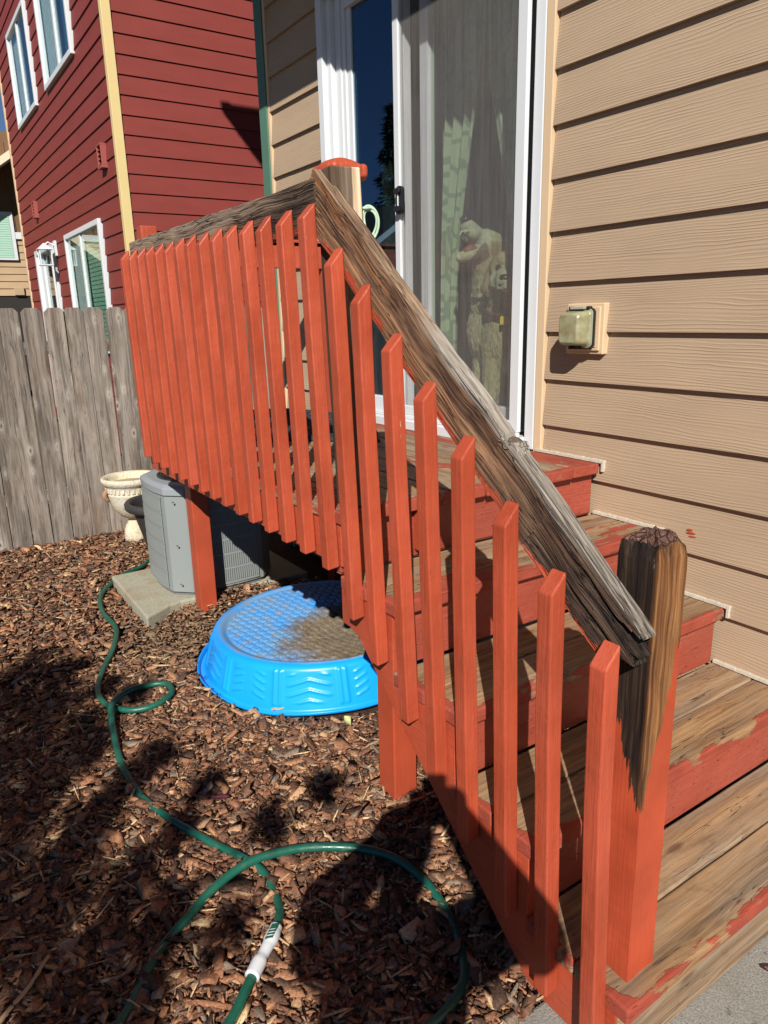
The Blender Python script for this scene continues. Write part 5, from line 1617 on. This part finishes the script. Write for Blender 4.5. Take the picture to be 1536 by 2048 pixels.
bmm = bmesh.new(); bmesh.ops.create_icosphere(bmm, subdivisions=2, radius=.026, matrix=Matrix.Translation(hm(.176, 0, .008)))
me = bpy.data.meshes.new('nose'); bmm.to_mesh(me); bmm.free(); me.materials.append(m_nose); me.polygons.foreach_set('use_smooth', [True]*len(me.polygons)); link(bpy.data.objects.new('nose', me), d1)
w = MB()
tu = (md+lowj*1.6).normalized()
w.tube([tuple(j0 + tu*.0 + up_*.004), tuple(j0 + tu*.055 + Vector((0, 0, .004))), tuple(j0 + lowj*.092 + Vector((0, 0, .020)))], [.026, .024, .012], 10)
w.build('tongue', m_tongue, d1, smooth=True)
w = MB()
for s_ in np.linspace(-.026, .026, 7):
    b0 = Vector(hm(.160-14*s_*s_, s_, -.036)); L_ = .020 if abs(abs(s_)-.0173) < .004 else .010
    w.tube([b0, b0 - up_*L_], [.0042, .0014], 5)
for s_ in np.linspace(-.016, .016, 5):
    b0 = j0 + lowj*(.108-12*s_*s_) + ms*s_ + Vector((0, 0, .016)); w.tube([b0, b0 + Vector((0, 0, .010))], [.0036, .0012], 5)
w.build('teeth', m_teeth, d1)
for s_ in (-.034, .034):
    bmm = bmesh.new(); bmesh.ops.create_icosphere(bmm, subdivisions=2, radius=.0125, matrix=Matrix.Translation(hm(.062, s_, .050)))
    me = bpy.data.meshes.new('eye'); bmm.to_mesh(me); bmm.free(); me.materials.append(m_eye); link(bpy.data.objects.new('eye', me), d1)
w = MB()
w.tube([h1(-.012+.122*math.cos(a), .07+.116*math.sin(a), -.165+.05*math.sin(a)) for a in np.linspace(0, 2*math.pi, 28, endpoint=False)], .010, 8, closed=True)
w.build('collar', simple('dark_collar', (.03, .03, .035), .6), d1, smooth=True)

# curtains, pushed apart by the dogs
M = Mat('leaf_print_curtain', .9, spec=.1)
v = M.coord(); x, y, z = M.sep(v)
p1 = M.vor(M.comb(M.math('MULTIPLY', x, 15), 0.0, M.math('MULTIPLY', z, 9.0)), 1.0, 'DISTANCE_TO_EDGE')
ln1 = M.rng(p1, .06, .10, 1, 0)
M.set('Base Color', M.mix(M.math('MULTIPLY', ln1, .75), (.44, .48, .38), (.20, .235, .215)))
M.set('Transmission Weight', 0.0)
m_curt = M.m
def curtain(x_top0, x_top1, x_bot0, x_bot1, y, label, z0=1.02, z1=2.98, ph=0, bowl=0):
    w = MB()
    def f(u, v):
        a = x_top0+(x_top1-x_top0)*u; b = x_bot0+(x_bot1-x_bot0)*u
        t = 1-v
        k = min(1, t/.72)
        k = k*k*(3-2*k)*.85 + .15*t
        xx = a+(b-a)*k
        return (xx, y+.018*math.sin(u*24+ph+.7*math.sin(v*4))+.005*math.sin(u*57+ph), z0+(z1-z0)*v)
    w.grid(f, 110, 26)
    o = w.build('curtain', m_curt, smooth=True)
    s_ = o.modifiers.new('t', 'SOLIDIFY'); s_.thickness = .002
    tag(o, label, 'curtain', 'curtains behind the sliding door')
curtain(-2.99, -2.665, -3.01, -2.885, 2.38, 'pale green leaf patterned curtain hanging left of the two dogs')
curtain(-2.80, -2.22, -2.50, -2.16, 2.41, 'pale green leaf patterned curtain pulled aside right of the two dogs', ph=1.4)
curtain(-3.60, -3.50, -3.60, -3.50, 2.44, 'pale green curtain bunched at the left edge of the fixed door pane', ph=.4)

# ------------------------------------------------------------------ the photographer (stands behind the camera; casts the shadow)
m_skin = simple('skin', (.48, .27, .19), .5)
m_shirt = simple('dark_shirt', (.05, .06, .09), .85, .2, 8, .15)
m_jean = simple('blue_jeans', (.05, .07, .13), .9, .2, 20, .2)
m_shoe = simple('dark_shoe', (.03, .03, .03), .6)
per = empty('person', (.31, -.36, 0), 'person in dark shirt and jeans holding a phone out in both hands', 'person')
R_ = Vector((.5588, .8291, 0)).normalized(); Fw = Vector((-.833, .554, 0)).normalized()
def pp(r, f, z): return tuple(R_*r + Fw*f + Vector((0, 0, z)))
cr = -.12
sh_r, sh_l = pp(cr+.18, -.42, 1.37), pp(cr-.18, -.42, 1.37)
el_r, el_l = pp(.210, -.13, 1.215), pp(-.285, -.12, 1.235)
hd_r, hd_l = pp(.055, -.035, 1.44), pp(-.055, -.035, 1.43)
bl = [('e', pp(cr, -.40, 1.60), (.082, .098, .118)), ('e', pp(cr, -.33, 1.555), (.055, .055, .06)), ('c', pp(cr, -.30, 1.60), pp(cr, -.285, 1.575), .016, .013),
      ('e', pp(cr-.078, -.40, 1.595), (.022, .022, .034)), ('e', pp(cr+.078, -.40, 1.595), (.022, .022, .034)),
      ('c', pp(cr, -.43, 1.52), pp(cr, -.43, 1.42), .058, .062), ('c', sh_l, sh_r, .072, .072), ('c', pp(cr, -.43, 1.32), pp(cr, -.43, 1.10), .135, .128),
      ('c', pp(cr-.06, -.43, 1.30), pp(cr-.05, -.43, .98), .115, .120), ('c', pp(cr+.06, -.43, 1.30), pp(cr+.05, -.43, .98), .115, .120),
      ('c', sh_r, el_r, .085, .080), ('c', el_r, hd_r, .080, .046), ('c', sh_l, el_l, .085, .080), ('c', el_l, hd_l, .076, .044),
      ('e', pp(cr, -.44, .93), (.15, .15, .11))]
for s in (-1, 1):
    bl += [('c', pp(cr+s*.09, -.44, .90), pp(cr+s*.10, -.42, .50), .088, .062), ('c', pp(cr+s*.10, -.42, .50), pp(cr+s*.11, -.45, .09), .060, .042),
           ('c', pp(cr+s*.11, -.47, .045), pp(cr+s*.12, -.28, .038), .045, .038)]
for (hd, s) in ((hd_r, 1), (hd_l, -1)):
    hv = Vector(hd)
    bl.append(('c', tuple(hv), tuple(hv + Vector((0, 0, .055)) - R_*s*.006), .030, .034))
    for q, (dz, L) in enumerate(((.075, .060), (.056, .066), (.036, .062), (.017, .048))):
        b0 = hv + Vector((0, 0, dz)) - R_*s*.004
        k0 = b0 + Fw*.012 - R_*s*.030 + Vector((0, 0, .006)); 
        bl.append(('c', tuple(b0), tuple(k0), .0095, .009)); bl.append(('c', tuple(k0), tuple(k0 - R_*s*(L-.035) - Fw*.002), .009, .0075))
    t0 = hv + Vector((0, 0, .04)) - Fw*.022
    bl.append(('c', tuple(t0), tuple(t0 - R_*s*.026 + Vector((0, 0, .034)) - Fw*.004), .011, .009))
bo = body('body', bl, [m_skin, m_shirt, m_jean, m_shoe], per, .0085, 3)
for p in bo.data.polygons:
    c = p.center; q = c - Vector(pp(cr, -.43, 0)); fwd = Vector((c.x, c.y, 0)).dot(Fw)
    if c.z < .085: p.material_index = 3
    elif c.z < .97: p.material_index = 2
    elif c.z < 1.47 and fwd < -.22: p.material_index = 1
    elif c.z < 1.34 and fwd < -.10: p.material_index = 1
body('hair', [('e', pp(cr, -.425, 1.635), (.090, .105, .098)), ('e', pp(cr, -.46, 1.58), (.085, .07, .09))], simple('brown_hair', (.05, .03, .02), .6), per, .009, 2)
for s in (-.032, .032):
    bmm = bmesh.new(); bmesh.ops.create_icosphere(bmm, subdivisions=2, radius=.012, matrix=Matrix.Translation(pp(cr+s, -.312, 1.612)))
    me = bpy.data.meshes.new('eye'); bmm.to_mesh(me); bmm.free(); me.materials.append(m_eye); link(bpy.data.objects.new('eye', me), per)
# phone, its lens just where the picture is taken from
w = MB()
Mx = axes(CAM - cam_d*.004, cam_r, cam_u, -cam_d)
def P3(p): return Mx @ Vector(p)
ring = rrect(0.0, -.052, .037, .078, .009)
mb = poly_loft([[tuple(P3((a, b, .004))) for a, b in ring], [tuple(P3((a, b, .012))) for a, b in ring]])
ph_ = mb.build('mobile_phone', m_black, bevel=.001); fixn(ph_)
tag(ph_, 'black mobile phone held upright in both hands by the person', 'phone')
